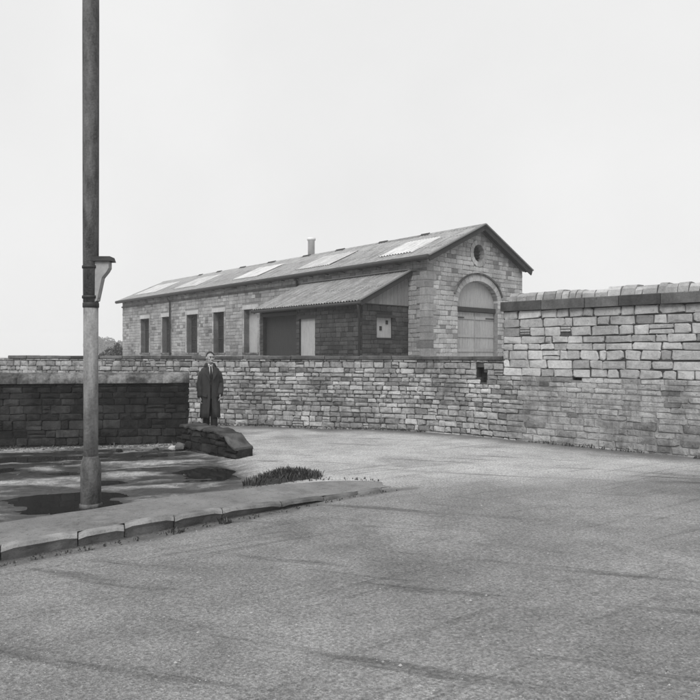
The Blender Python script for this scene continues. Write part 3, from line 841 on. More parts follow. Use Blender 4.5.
HOLES = [(hs - .12, hs + .05, 1.20, 1.41), (hs - .03, hs + .12, 1.10, 1.31)]
ss_ = sorted({0.0, SEND + .42, *[h for o in HOLES for h in o[:2]], *[d for d in PD if d < SEND + .42]})
mb = MB()
for a, b in zip(ss_[:-1], ss_[1:]):
    if b - a < 1e-4: continue
    def pbox(z0, z1, d0=-.42, d1=0.0):
        mb.hexa([path_pt(a, d1, z0), path_pt(b, d1, z0), path_pt(b, d0, z0), path_pt(a, d0, z0), path_pt(a, d1, z1), path_pt(b, d1, z1), path_pt(b, d0, z1), path_pt(a, d0, z1)])
    tz = TOPZ if b <= SEND + 1e-6 else 1.20
    hl = sorted([(o[2], o[3]) for o in HOLES if o[0] <= a + 1e-6 and o[1] >= b - 1e-6])
    if hl:
        h0, h1 = hl[0][0], max(h[1] for h in hl)
        pbox(-.2, h0); pbox(h1, tz); pbox(h0, h1, -.42, -.2)
    else: pbox(-.2, tz)
mb.build('wall_core', M['mortar_dark'], bw_)
cand = []
COURSES = []
def span_low(za, zb):
    end = SEND if zb > 1.36 else SEND + rng.uniform(0.0, .40)
    if zb <= 1.36: COURSES.append((za, zb, end - SEND))
    return [(a, b) for a, b in span_rect(end, HOLES, 1.0)(za, zb)]
for r in lay(rng, -0.06, TOPZ, (0.08, 0.145), (0.12, 0.33), span_low, 0.07):
    c = path_pt((r[0] + r[1]) / 2, 0, (r[2] + r[3]) / 2); u, v = project(c)
    if u < -40: continue
    big = (r[1] - r[0]) * (r[3] - r[2]) / c.y ** 2
    vis = u > 196 or (v < 371 and u > 0)
    if 196 <= u < 226: big *= 0.5
    cand.append((big if vis else 0, r))
cand.sort(key=lambda c: -c[0])
rest = MB()
for i, (b_, r) in enumerate(cand):
    q = stone_geo(rng, A0, E1, N1, *r, proud=0.026, gap=0.006, cham=0.015, pillow=0.7, PF=lambda a, b, d: path_pt(a, d, b), jit=1.6)
    if not q: continue
    if i < 298: mesh_obj('stone', q[0], q[1], M['stone_pale'], bw_)
    else: rest.add(*q)
q_ = rest.build('small_stones', M['stone_pale'], bw_); q_['kind'] = 'stuff'
def slab_run(O, e, n, s0, s1, d0, d1, z0, z1, lr, name, m, parent, rngv, jz=0.006):
    s = s0
    while s < s1 - .05:
        l = rngv.uniform(*lr)
        if s1 - (s + l) < lr[0] * .6: l = s1 - s
        dz = rngv.uniform(-jz, jz); dd = rngv.uniform(-.01, .01); b = .012
        P = lambda a, d, z: (O.x + e.x * a + n.x * d, O.y + e.y * a + n.y * d, z)
        V = []
        for a in (s + .006, s + l - .006):
            for d, z in ((d0, z0), (d1 + dd, z0), (d1 + dd, z1 - b + dz), (d1 + dd - b, z1 + dz), (d0 + b, z1 + dz), (d0, z1 - b + dz)): V.append(P(a, d, z))
        fixn(mesh_obj(name, V, [(0, 1, 2, 3, 4, 5), (11, 10, 9, 8, 7, 6)] + [(i, 6 + i, 6 + (i + 1) % 6, (i + 1) % 6) for i in range(6)], m, parent))
        s += l
cs_ = 3.0
while cs_ < SEND - .05:                                   # thin coping slabs following the wall
    l = rng.uniform(.42, .85)
    if SEND - (cs_ + l) < .3: l = SEND - cs_
    dz = rng.uniform(-.008, .006); dd = rng.uniform(-.015, .015); V = []; nn = 4
    for k in range(nn):
        a = cs_ + .006 + (l - .012) * k / (nn - 1); j = lambda: rng.uniform(-.006, .006)
        for d, z in ((-.46, TOPZ + .002), (.055 + dd, TOPZ + .002), (.06 + dd + j(), TOPZ + .06 + dz), (.045 + dd + j(), TOPZ + .075 + dz + j()), (-.44, TOPZ + .075 + dz), (-.46, TOPZ + .06)): V.append(path_pt(a, d, z))
    fixn(mesh_obj('coping_stone', V, [tuple(range(6)), tuple(reversed(range(18, 24)))] + [(k * 6 + i, (k + 1) * 6 + i, (k + 1) * 6 + (i + 1) % 6, k * 6 + (i + 1) % 6) for k in range(nn - 1) for i in range(6)], M['coping_dark'], bw_))
    cs_ += l

# ---------------------------------------------------------------- the tall wall on the right
_p = path_pt(SEND, 0, 0); TO = Vector((_p.x, _p.y)); TL_ = 7.2
tw = empty('tall_wall', (TO.x, TO.y, 0)); tag(tw, 'tall squared stone wall with dark string band and upright coping stones at roadside', 'wall')
rng = random.Random(33)
def ts(u): return t_on(TO, E2, u)
SLOT = (ts(572.5), ts(582), 1.20, 1.30)
AIR = [(ts(520), ts(530), 2.05, 2.20), (ts(560.5), ts(571), 2.09, 2.24)]
BZ0, BZ1, TZ1 = 2.52, 2.70, 2.86
ZS = COURSES[-1][1]
core = MB(); core_rect(core, TO, E2, N2, 0, TL_, ZS, BZ0, 0.45, AIR, -0.004)
for o in AIR: core.box(TO, E2, N2, o[0], o[1], -.45, -.06, o[2], o[3])
core.build('wall_core', M['mortar_dark'], tw)
core = MB(); core_rect(core, TO, E2, N2, .421, TL_, -0.2, ZS, 0.45, [SLOT], 0.006)
core.box(TO, E2, N2, 0, .421, -.45, 0.0, 1.201, ZS); core.box(TO, E2, N2, SLOT[0], SLOT[1], -.45, -.2, SLOT[2], SLOT[3])
core.build('lower_core', M['mortar_mid'], tw)
cnt = 0; rest = MB()
up = lay(rng, ZS, BZ0, (0.115, 0.19), (0.20, 0.50), span_rect(TL_, AIR), 0.1)
lowr = []
for za, zb, st in COURSES:
    lowr += [r for r in lay(rng, za, zb, (zb - za, zb - za), (0.2, 0.46), lambda a, b: [(p + (st if p == 0 else 0), q) for p, q in span_rect(TL_, [SLOT])(a, b)], 0.1)]
lowr.sort(key=lambda r: r[0])
for rs, m_, kw, nm in ((up, M['stone_tall'], dict(proud=0.024, gap=0.007, cham=0.016, jit=1.7), 'stone'), (lowr, M['stone_worn'], dict(proud=0.02, gap=0.004, cham=0.012, pillow=.6, jit=1.5), 'worn_stone')):
    for r in rs:
        q = stone_geo(rng, TO, E2, N2, *r, **kw)
        if not q: continue
        if r[0] < 3.6 and cnt < 299: mesh_obj(nm, q[0], q[1], m_, tw); cnt += 1
        else: rest.add(*q)
if rest.V:
    q_ = rest.build('stonework', M['stone_tall'], tw); q_['kind'] = 'stuff'
for o in AIR:                                           # thin bricks closing two putlog openings
    for i in range(3):
        h = (o[3] - o[2]) / 3; MB().box(TO, E2, N2, o[0] + .008, o[1] - .008, -.06, .012, o[2] + h * i + .007, o[2] + h * (i + 1) - .007).build('thin_brick', M['stone_worn'], tw)
slab_run(TO, E2, N2, -0.03, TL_, -0.5, 0.09, BZ0, BZ1, (0.5, 0.95), 'band_stone', M['band_dark'], tw, rng, 0.002)
s = 0.12                                                # cock stones set on edge along the top
while s < TL_:
    l = rng.uniform(0.10, 0.24); lean = rng.uniform(.01, .05); h = TZ1 + rng.uniform(-.02, .03)
    P = lambda a, d, z: (TO.x + E2.x * a + N2.x * d, TO.y + E2.y * a + N2.y * d, z)
    V = []
    for k, a in enumerate((s + .006, s + l - .006)):
        for d, z in ((-.40, BZ1 - .01), (.04, BZ1 - .01), (.045, h - .07), (.0, h - .012), (-.10, h), (-.30, h), (-.40, h - .06)):
            V.append(P(a + lean * (z - BZ1) / .16 + rng.uniform(-.005, .005), d + rng.uniform(-.006, .006), z + rng.uniform(-.005, .005)))
    fixn(mesh_obj('coping_stone', V, [tuple(range(7)), tuple(reversed(range(7, 14)))] + [(i, 7 + i, 7 + (i + 1) % 7, (i + 1) % 7) for i in range(7)], M['stone_tall'], tw))
    s += l
s = 0

# ---------------------------------------------------------------- the dark parapet by the hollow
DA, DB = Vector((-10.5, 11.25)), Vector((-2.86, 12.35)); E3 = (DB - DA).normalized(); N3 = Vector((E3.y, -E3.x)); L3 = (DB - DA).length
pw_ = empty('parapet_wall', (DA.x + 4, DA.y + .6, -.1)); tag(pw_, 'soot-blackened low stone wall with rounded pale coping beside the puddles', 'wall')
rng = random.Random(44)
PZ = 1.13
mb = MB(); core_rect(mb, DA, E3, N3, 0, L3, -.3, PZ, .36, []); mb.build('wall_core', M['mortar_black'], pw_)
cnt = 0; rest = MB()
for r in lay(rng, -.14, PZ, (0.10, 0.18), (0.18, 0.42), span_rect(L3, []), 0.09):
    q = stone_geo(rng, DA, E3, N3, *r, proud=0.022, gap=0.004, cham=0.012, pillow=.8)
    if not q: continue
    if r[1] > 2.8 and cnt < 296: mesh_obj('stone', q[0], q[1], M['stone_dark'], pw_); cnt += 1
    else: rest.add(*q)
if rest.V:
    q_ = rest.build('stonework', M['stone_dark'], pw_); q_['kind'] = 'stuff'
mb = MB()                                              # end face
for r in lay(rng, -.14, PZ, (0.12, 0.18), (0.18, 0.3), span_rect(.36, []), .09):
    q = stone_geo(rng, DB, -N3, E3, *r, proud=.02, gap=.004)
    if q: mesh_obj('end_stone', q[0], q[1], M['stone_dark'], pw_)
s = 0.0
while s < L3 + .02:                                    # half-round coping
    l = min(rng.uniform(.45, .8), L3 + .03 - s); V = []
    ns = 9; nl = 5
    for i in range(nl):
        a = s + .002 + (l - .004) * i / (nl - 1)
        for k in range(ns):
            th = math.pi * k / (ns - 1); rr = 1 + .05 * mnoise.noise((a * 6, k * .6, 4))
            d = -.18 + .235 * math.cos(th) * rr; z = PZ + .012 + .19 * math.sin(th) ** .85 * rr
            V.append((DA.x + E3.x * a + N3.x * d, DA.y + E3.y * a + N3.y * d, z))
        for d in (-.18 - .235, -.18 + .235):
            V.append((DA.x + E3.x * a + N3.x * d, DA.y + E3.y * a + N3.y * d, PZ))
    mm = ns + 2
    Fc = [(i * mm + k, (i + 1) * mm + k, (i + 1) * mm + (k + 1) % mm, i * mm + (k + 1) % mm) for i in range(nl - 1) for k in range(mm)]
    Fc += [tuple(range(mm)), tuple((nl - 1) * mm + k for k in reversed(range(mm)))]
    fixn(mesh_obj('coping_stone', V, Fc, M['coping_pale'], pw_, True)); s += l
    if l < .1: break

# ---------------------------------------------------------------- low block wall in front of the man
lb = empty('low_block_wall', (-2.3, 11.3, 0)); tag(lb, 'knee-high dark stone block with worn pale top in front of the man', 'wall')
BA, BB = Vector((-2.83, 11.9)), Vector((-1.60, 10.58)); E4 = (BB - BA).normalized(); N4 = Vector((E4.y, -E4.x)); L4 = (BB - BA).length
rng = random.Random(8)
cs = [0, .44, .82, 1.16, 1.46, L4]
tops = [.40, .41, .395, .40, .34, .16]
for i in range(5):
    a0, a1 = cs[i] + .004, cs[i + 1] - .004; V = []
    P = lambda a, d, z: (BA.x + E4.x * a + N4.x * d, BA.y + E4.y * a + N4.y * d, z)
    nn = 5
    for k in range(nn):
        a = a0 + (a1 - a0) * k / (nn - 1); f = k / (nn - 1); h = tops[i] + (tops[i + 1] - tops[i]) * f - .045 + rng.uniform(-.014, .014)
        for d, z in ((-.28, -.2), (0.02, -.2), (0.01 + rng.uniform(-.01, .01), h * .5), (0.0, h), (-.28, h)): V.append(P(a, d, z))
    fixn(mesh_obj('block', V, [(k * 5 + j, (k + 1) * 5 + j, (k + 1) * 5 + (j + 1) % 5, k * 5 + (j + 1) % 5) for k in range(nn - 1) for j in range(5)] + [tuple(range(5)), tuple(20 + j for j in reversed(range(5)))], M['stone_dark'], lb))
    V = []
    for k in range(nn):
        a = a0 + (a1 - a0) * k / (nn - 1); f = k / (nn - 1); h = tops[i] + (tops[i + 1] - tops[i]) * f + rng.uniform(-.016, .016)
        for d, z in ((-.30, h - .05), (.07 + rng.uniform(-.012, .012), h - .05), (.075 + rng.uniform(-.012, .012), h - .02), (.04, h), (-.28, h)): V.append(P(a, d, z))
    fixn(mesh_obj('cap_stone', V, [(k * 5 + j, (k + 1) * 5 + j, (k + 1) * 5 + (j + 1) % 5, k * 5 + (j + 1) % 5) for k in range(nn - 1) for j in range(5)] + [tuple(range(5)), tuple(20 + j for j in reversed(range(5)))], M['cap_worn'], lb))

rng = random.Random(17)
for r in lay(rng, -.14, .345, (0.09, 0.15), (0.16, 0.36), lambda za, zb: [(0.0, 1.46 if zb > .2 else L4 - .03)], .08):
    q = stone_geo(rng, BA, E4, N4, *r, proud=0.04, gap=0.005, cham=0.016, pillow=.9, jit=1.7)
    if q: mesh_obj('face_stone', q[0], q[1], M['stone_dark'], lb)

# ---------------------------------------------------------------- column with bracket
PC = Vector((-2.632, 6.95)); pk = 6.95 / 650
cl = empty('pole', (PC.x, PC.y, 0)); tag(cl, 'tall slim weathered pole on a thicker base, small corbel bracket on its side', 'pole')
M['column'] = plain_mat('weathered_column', 0.19, 0.65, 0.75, 6.0, 0.012, 0, (.5, .5, 2.2))
M['column_top'] = plain_mat('stained_column', 0.075, 0.9, 0.75, 7, 0.014, 0, (.6, .6, 2.0))
zj = EYE + 48 * pk
seg = 24
MB().lathe([(.104, -.15), (.106, .42), (.103, .50), (.094, .555), (.080, .585), (.078, .60)], PC, seg).build('base', M['column_top'], cl, True)
MB().lathe([(.106, .05), (.118, .052), (.118, .09), (.106, .10)], PC, seg, False).build('base_ring', M['column_top'], cl, True)
MB().lathe([(.074, .59), (.075, 1.4), (.077, zj - .02)], PC, seg).build('shaft', M['column'], cl, True)
MB().lathe([(.079, zj - .03), (.084, zj - .022), (.084, zj + .018), (.079, zj + .026)], PC, seg).build('collar', M['iron'], cl, True)
MB().lathe([(.079, zj + .02), (.083, 3.2), (.086, 5.2), (.08, 7.0), (.0, 7.02)], PC, seg).build('upper_shaft', M['column_top'], cl, True)
for zz in (2.28, 2.6): MB().lathe([(.083, zz), (.090, zz + .003), (.090, zz + .03), (.083, zz + .033)], PC, seg, False).build('strap', M['iron'], cl, True)
yb = PC.y
prof = [(100.5, 262), (110.2, 262), (110.2, 268.5), (108.2, 272), (105.8, 275), (103.4, 278), (102.3, 283), (100.6, 291), (98.5, 301), (94, 303), (94, 262)]
V = []
for dy in (-.05, .05):
    for u, v in prof: V.append(((u - CX) * pk, yb + dy, EYE - (v - CY) * pk))
n = len(prof)
fixn(mesh_obj('bracket', V, [tuple(range(n)), tuple(reversed(range(n, 2 * n)))] + [(i, (i + 1) % n, n + (i + 1) % n, n + i) for i in range(n)], plain_mat('painted_bracket', 0.27, 0.3, 0.7, 5), cl))
x0, x1 = (93 - CX) * pk, (113.6 - CX) * pk; z0, z1 = EYE - (261.8 - CY) * pk, EYE - (257.2 - CY) * pk
m2 = MB(); m2.hexa([(x0, yb - .08, z0), (x1, yb - .08, z0), (x1, yb + .08, z0), (x0, yb + .08, z0), (x0, yb - .08, z1), (x1 - .015, yb - .075, z1), (x1 - .015, yb + .075, z1), (x0, yb + .08, z1)])
m2.build('bracket_cap', M['iron'], cl)

# ---------------------------------------------------------------- the man
def person(loc, rotz):
    root = empty('person', loc)
    tag(root, 'man in a long dark open overcoat standing behind the low stone block', 'person')
    skin = plain_mat('skin', 0.26, 0.1, 0.55, 20, 0.001); coatm = plain_mat('overcoat_cloth', 0.028, 0.25, 0.9, 25, 0.002)
    dark = plain_mat('dark_suit', 0.010, 0.3, 0.85, 30, 0.001); hairm = plain_mat('dark_hair', 0.015, 0.4, 0.6, 60, 0.003)
    white = plain_mat('shirt_cloth', 0.42, 0.05, 0.8, 20); shoe = plain_mat('shoe_leather', 0.015, 0.3, 0.35, 20)
    L = Vector(loc); RZ = Matrix.Rotation(rotz, 3, 'Z')
    def put(mb, name, m, smooth=True, mods=None, parent=root):
        nar = lambda z: 1 - .15 * sstep((1.50 - z) / .08)
        V = [RZ @ Vector((v[0] * nar(v[2]), v[1], v[2])) + L for v in mb.V]
        o = mesh_obj(name, V, mb.F, m, parent, smooth)
        return o
    # body: head, neck, trunk, limbs, hands fused into one surface
    b = MB()
    HT = Matrix.Rotation(R(14), 3, 'Z')                     # head turned a little further to one side
    hd = lambda x, y, z: HT @ Vector((x, y, 0)) + Vector((0, -.012, z))
    b.ellip(hd(0, .012, 1.622), (.074, .094, .096)); b.ellip(hd(0, -.028, 1.555), (.056, .062, .075))
    b.ellip(hd(0, -.082, 1.525), (.024, .02, .02)); b.ellip(hd(0, -.092, 1.583), (.014, .022, .024)); b.ellip(hd(0, -.104, 1.572), (.016, .016, .013))
    b.ellip(hd(0, -.068, 1.632), (.056, .024, .014)); b.ellip(hd(0, -.084, 1.548), (.026, .012, .010))
    for sx in (-1, 1):
        b.ellip(hd(sx * .077, .01, 1.595), (.011, .02, .032)); b.ellip(hd(sx * .042, -.062, 1.58), (.02, .022, .02))
    b.tube([(0, .015, 1.36), (0, .01, 1.44), (0, 0, 1.55)], [.075, .058, .056], 12)
    b.ellip((0, .01, 1.25), (.165, .105, .20)); b.ellip((0, .01, 1.02), (.145, .1, .17)); b.ellip((0, .015, .90), (.155, .11, .13))
    b.tube([(-.14, .01, 1.34), (0, .01, 1.37), (.14, .01, 1.34)], [.04, .065, .04], 12)
    arms = {}
    for sx in (-1, 1):
        b.tube([(sx * .075, .01, .92), (sx * .08, 0, .70), (sx * .082, -.005 - .03 * sx, .48), (sx * .082, .012 - .05 * sx, .30), (sx * .084, .01 - .05 * sx, .07)], [.09, .075, .056, .055, .04], 12)
        b.ellip((sx * .087, -.05 - .05 * sx, .045), (.042, .115, .038))
        el_ = (sx * .235, .035, 1.09) if sx < 0 else (sx * .245, .06, 1.10)
        wr = (sx * .235, -.03, .845) if sx < 0 else (sx * .215, -.09, .885)
        arms[sx] = (el_, wr)
        b.tube([(sx * .165, .01, 1.32), el_, wr], [.04, .042, .029], 12)
        W = Vector(wr); dn = (W - Vector(el_)).normalized(); fw = Vector((0, -1, 0)); fw = (fw - dn * fw.dot(dn)).normalized(); sd = dn.cross(fw) * (1)
        inn = Vector((-sx, 0, 0)); inn = (inn - dn * inn.dot(dn)).normalized(); frt = dn.cross(inn); 
        if frt.y > 0: frt = -frt
        pc = W + dn * .055
        Rm = Matrix((inn, frt, dn)).transposed()
        b.ellip(pc, (.016, .042, .052), rot=Rm)
        for k, (o, ln) in enumerate(((.032, .068), (.011, .078), (-.011, .072), (-.031, .056))):
            p0 = W + dn * .085 + frt * o; p1 = p0 + dn * ln * .45 + inn * .006; p2 = p1 + dn * ln * .32 + inn * .018; p3 = p2 + dn * ln * .12 + inn * .020
            b.tube([p0, p1, p2, p3], [.0095, .009, .0085, .0065], 8)
        t0 = W + dn * .03 + frt * .034; b.tube([t0, t0 + dn * .035 + frt * .018 + inn * .012, t0 + dn * .068 + frt * .018 + inn * .022], [.013, .011, .008], 8)
    o = put(b, 'body', skin)
    rm = o.modifiers.new('fuse', 'REMESH'); rm.mode = 'VOXEL'; rm.voxel_size = 0.0065; rm.use_smooth_shade = True
    sm = o.modifiers.new('soften', 'SMOOTH'); sm.factor = 0.5; sm.iterations = 3
    # face details
    for sx in (-1, 1):
        e = MB().ellip(hd(sx * .03, -.084, 1.607), (.012, .007, .006)); put(e, 'eye', dark)
        e = MB().ellip(hd(sx * .031, -.086, 1.627), (.02, .007, .005)); put(e, 'eyebrow', hairm)
    put(MB().ellip(hd(0, -.099, 1.549), (.022, .006, .0035)), 'mouth', dark)
    # hair: cap over crown, back and sides
    V = []; Fc = []; nu, nv = 26, 10
    for j in range(nv + 1):
        for i in range(nu):
            a = 2 * math.pi * i / nu; fr = max(0, -math.sin(a))         # front = -y
            tmax = R(112) - R(66) * fr ** 0.45 + R(7) * math.cos(a)
            t = tmax * j / nv; k = 1.0 + .015 * mnoise.noise((a * 3, t * 4, 1))
            p = HT @ Vector((.082 * k * math.sin(t) * math.cos(a), .102 * k * math.sin(t) * math.sin(a) + .014, 0)); V.append((p.x, p.y - .012, 1.624 + .108 * k * math.cos(t)))
    Fc = [(j * nu + i, (j + 1) * nu + i, (j + 1) * nu + (i + 1) % nu, j * nu + (i + 1) % nu) for j in range(nv) for i in range(nu)]
    hb = MB(); hb.add(V, Fc); h = put(hb, 'hair', hairm); so = h.modifiers.new('thick', 'SOLIDIFY'); so.thickness = .012; so.offset = -1
    # trousers, shoes, jacket, shirt
    for sx in (-1, 1):
        b = MB().tube([(sx * .075, .01, .92), (sx * .08, 0, .70), (sx * .082, -.002 - .03 * sx, .48), (sx * .082, .012 - .05 * sx, .25), (sx * .084, .008 - .05 * sx, .075)], [.105, .092, .080, .076, .080], 14); put(b, 'trouser_leg', dark)
        b = MB().ellip((sx * .089, -.045 - .05 * sx, .045), (.052, .135, .048)); b.box((0, 0, 0), (1, 0, 0), (0, 1, 0), sx * .089 - .045, sx * .089 + .045, -.165 - .05 * sx, .075 - .05 * sx, 0.0, .02); put(b, 'shoe', shoe)
    def ringloft(rings, a0, a1, n=40, fold=0.0):
        V = []; Fc = []
        for ri, (z, rx, ry, cy, gap) in enumerate(rings):
            for i in range(n + 1):
                s0, s1 = a0 + gap, a1 - gap; a = s0 + (s1 - s0) * i / n
                f = fold * max(0, (1.15 - z)) * (math.sin(a * 7 + 1.3 * z) + .5 * math.sin(a * 13 + 2)) + fold * .25 * mnoise.noise((math.cos(a) * 3, math.sin(a) * 3, z * 7))
                V.append(((rx + f) * math.cos(a), cy + (ry + f) * math.sin(a), z + (fold * .6 * math.sin(a * 5) if ri == len(rings) - 1 else 0)))
        Fc = [(r * (n + 1) + i, r * (n + 1) + i + 1, (r + 1) * (n + 1) + i + 1, (r + 1) * (n + 1) + i) for r in range(len(rings) - 1) for i in range(n)]
        m_ = MB(); m_.add(V, Fc); return m_
    FR = -math.pi / 2
    j_ = ringloft([(1.43, .085, .07, .012, .35), (1.40, .15, .098, .012, .28), (1.34, .19, .122, .01, .22), (1.2, .185, .130, .01, .08), (1.0, .165, .122, .01, .0), (.85, .175, .13, .01, .0), (.80, .175, .13, .01, .0)], FR, FR + 2 * math.pi)
    put(j_, 'jacket', dark)
    sh = ringloft([(1.455, .066, .064, .006, 2.1), (1.42, .08, .078, .008, 2.35), (1.36, .14, .108, .008, 2.75), (1.25, .17, .118, .008, 3.0)], FR - math.pi, FR + math.pi, 10)
    put(sh, 'shirt', white)
    tie = MB(); tie.add([(-.016, -.075, 1.44), (.016, -.075, 1.44), (.02, -.112, 1.36), (-.02, -.112, 1.36), (-.028, -.132, 1.2), (.028, -.132, 1.2)], [(0, 1, 2, 3), (3, 2, 5, 4)]); put(tie, 'tie', dark)
    col = ringloft([(1.475, .068, .066, .008, .30), (1.44, .074, .072, .008, .26)], FR, FR + 2 * math.pi, 26); c_ = put(col, 'shirt_collar', white); so = c_.modifiers.new('t', 'SOLIDIFY'); so.thickness = .006
    coat = ringloft([(1.445, .095, .085, .02, .62), (1.415, .15, .105, .016, .52), (1.385, .205, .125, .014, .42), (1.30, .222, .142, .012, .30), (1.18, .218, .15, .01, .16), (1.02, .208, .148, .01, .10),
                     (.86, .212, .155, .01, .10), (.70, .216, .162, .012, .14), (.55, .22, .168, .014, .20), (.42, .226, .172, .016, .27)], FR, FR + 2 * math.pi, 84, .02)
    c_ = put(coat, 'overcoat', coatm); so = c_.modifiers.new('t', 'SOLIDIFY'); so.thickness = .016; so.offset = 1
    for sx in (-1, 1):
        # lapel
        lp = MB(); lp.add([(sx * .06, -.085, 1.455), (sx * .115, -.105, 1.40), (sx * .15, -.125, 1.31), (sx * .105, -.155, 1.25), (sx * .03, -.168, 1.13), (sx * .035, -.155, 1.22), (sx * .055, -.12, 1.36)], [(0, 1, 6), (1, 2, 3, 6), (6, 3, 5), (5, 3, 4)])
        l_ = put(lp, 'lapel', coatm, False); so = l_.modifiers.new('t', 'SOLIDIFY'); so.thickness = .012; so.offset = 0
        el_, wr = arms[sx]; E_, W_ = Vector(el_), Vector(wr); S_ = Vector((sx * .165, .012, 1.352))
        pts = []; rad = []
        for k in range(15):
            f = k / 14
            if f < .5: p = S_.lerp(E_, f * 2)
            else: p = E_.lerp(W_ + (W_ - E_) * .08, (f - .5) * 2)
            pts.append(p); rad.append((.03, .066, .080)[k] if k < 3 else .086 - .022 * f + .0045 * math.sin(k * 2.2 + sx) * (1 if 2 < k < 13 else 0))
        s_ = put(MB().tube(pts, rad, 18), 'sleeve', coatm)
        pf = MB(); pf.add([(sx * .10, -.155, .90), (sx * .19, -.105, .92), (sx * .192, -.11, .855), (sx * .10, -.165, .835)], [(0, 1, 2, 3)])
        p_ = put(pf, 'pocket_flap', coatm, False); so = p_.modifiers.new('t', 'SOLIDIFY'); so.thickness = .014; so.offset = 0
    cb = ringloft([(1.49, .082, .078, .02, .75), (1.465, .10, .092, .02, .66), (1.42, .135, .112, .018, .6)], FR, FR + 2 * math.pi, 40)
    c_ = put(cb, 'coat_collar', coatm); so = c_.modifiers.new('t', 'SOLIDIFY'); so.thickness = .014
    return root
person((-2.50, 12.82, ground_z(-2.5, 12.82)), R(18))

# ---------------------------------------------------------------- vegetation
def leaf_cloud(rng, c, r, n, size, lobes=7):
    mb = MB(); c = Vector(c)
    L = []
    for _ in range(lobes):
        d = Vector((rng.gauss(0, 1), rng.gauss(0, 1), rng.gauss(0, 1))).normalized()
        L.append((c + Vector((d.x * r[0], d.y * r[1], d.z * r[2])) * rng.uniform(.35, .65), rng.uniform(.35, .6)))
    for _ in range(n):
        lc, lr = rng.choice(L)
        d = Vector((rng.gauss(0, 1), rng.gauss(0, 1), rng.gauss(0, 1))).normalized() * rng.uniform(.55, 1.05)
        p = lc + Vector((d.x * r[0], d.y * r[1], d.z * r[2])) * lr
        a = Vector((rng.gauss(0, 1), rng.gauss(0, 1), rng.gauss(0, 1))).normalized(); b = a.orthogonal().normalized()
        s = size * rng.uniform(.6, 1.4)
        mb.add([p - a * s, p + b * s * .5, p + a * s, p - b * s * .5], [(0, 1, 2, 3)])
    return mb
def tree(name, label, cat, loc, h, spread, group, seed, leaves=1500, trunk=.35, size=.09):
    rng = random.Random(seed); root = empty(name, loc); tag(root, label, cat, group); L = Vector(loc)
    th = h * trunk; t = MB()
    t.tube([L + Vector((0, 0, -.1)), L + Vector((.02, 0, th * .6)), L + Vector((.05, 0, th)), L + Vector((0, 0, h * .75))], [h * .03, h * .024, h * .02, h * .006], 8)
    for k in range(6):
        a = k * 1.05 + rng.uniform(-.3, .3); z = th * rng.uniform(.7, 1.3)
        t.tube([L + Vector((0, 0, z)), L + Vector((math.cos(a) * spread * .35, math.sin(a) * spread * .35, z + h * .18)), L + Vector((math.cos(a) * spread * .6, math.sin(a) * spread * .6, z + h * .3))], [h * .013, h * .009, h * .003], 6)
    t.build('trunk', M['bark'], root)
    leaf_cloud(rng, L + Vector((0, 0, th + (h - th) * .5)), (spread, spread, (h - th) * .55), leaves, size, 9).build('crown', M['leaf'], root)
p = px(119, 350, 49); tree('shrub', 'dark rounded shrub at the far corner of the goods shed', 'shrub', (p.x, p.y, 0), 2.75, .62, None, 2, 2200, .25, .07)
p = px(103.5, 350, 44); tree('shrub', 'low dark bush just right of the pole', 'shrub', (p.x, p.y, 0), 2.2, .55, None, 3, 1500, .25, .07)
labels = ['faint hazy tree beside the left end of the goods shed', 'faint hazy tree behind the low dark bush by the pole']
for k, (u, v, Y, sp_) in enumerate(((116, 340, 225, 5.0), (101, 337, 245, 6.0))):
    p = px(u, v, Y); tree('tree', labels[k], 'tree', (p.x, Y, 0), p.z, sp_, 'faint trees on the skyline', 50 + k, 5200, .06, .3)

def blades(rng, mb, c, n, r, h):
    for _ in range(n):
        a = rng.uniform(0, 6.283); q = r * math.sqrt(rng.random()); x, y = c[0] + q * math.cos(a), c[1] + q * math.sin(a)
        z = ground_z(x, y) - .01 + (c[2] if len(c) > 2 else 0) * (1 - q / r)
        hh = h * rng.uniform(.4, 1.2); l = rng.uniform(0, 6.283); o = hh * rng.uniform(.15, .7); wd = .006 + .006 * rng.random()
        px_, py_ = -math.sin(l) * wd, math.cos(l) * wd; tx, ty = math.cos(l) * o, math.sin(l) * o
        mb.add([(x - px_, y - py_, z), (x + px_, y + py_, z), (x + tx * .5 + px_ * .8, y + ty * .5 + py_ * .8, z + hh * .65), (x + tx * .5 - px_ * .8, y + ty * .5 - py_ * .8, z + hh * .65), (x + tx, y + ty, z + hh)], [(0, 1, 2, 3), (3, 2, 4)])
rng = random.Random(77); mb = MB()
for (O, e, n, L, a0) in ((A0, E1, N1, L1, 7.5), (B0, E2, N2, 8.5, 0.6)):
    s = a0
    while s < L:
        s += rng.uniform(.02, .14)
        if mnoise.noise((s * .9, n.x, 2)) < -.25: continue
        c = O + e * s + n * rng.uniform(.02, .10); blades(rng, mb, c, rng.randint(4, 12), .06, rng.uniform(.03, .10))
s = 2.5
while s < L3:
    s += rng.uniform(.05, .25); c = DA + E3 * s + N3 * rng.uniform(.03, .14); blades(rng, mb, c, rng.randint(3, 9), .07, rng.uniform(.03, .09))
for _ in range(70):
    p = Vector(along(KERB, rng.uniform(.3, .98))); blades(rng, mb, (p.x + rng.uniform(.0, .05), p.y - rng.uniform(.0, .05)), rng.randint(2, 7), .06, .035)
for c in (.66, .717):
    p = Vector(along(KERB, c)); blades(rng, mb, (p.x + .02, p.y - .02), 40, .07, .06)
for _ in range(160):
    t = rng.uniform(.2, .95); p = Vector(along(BACK, t)); blades(rng, mb, (p.x + rng.uniform(-.08, .08), p.y + rng.uniform(-.03, .12)), rng.randint(2, 6), .07, .04)
wd_ = mb.build('weeds', M['grass'], None); tag(wd_, 'dark weeds and grass along the foot of the walls and kerb', 'weeds', None, 'stuff')
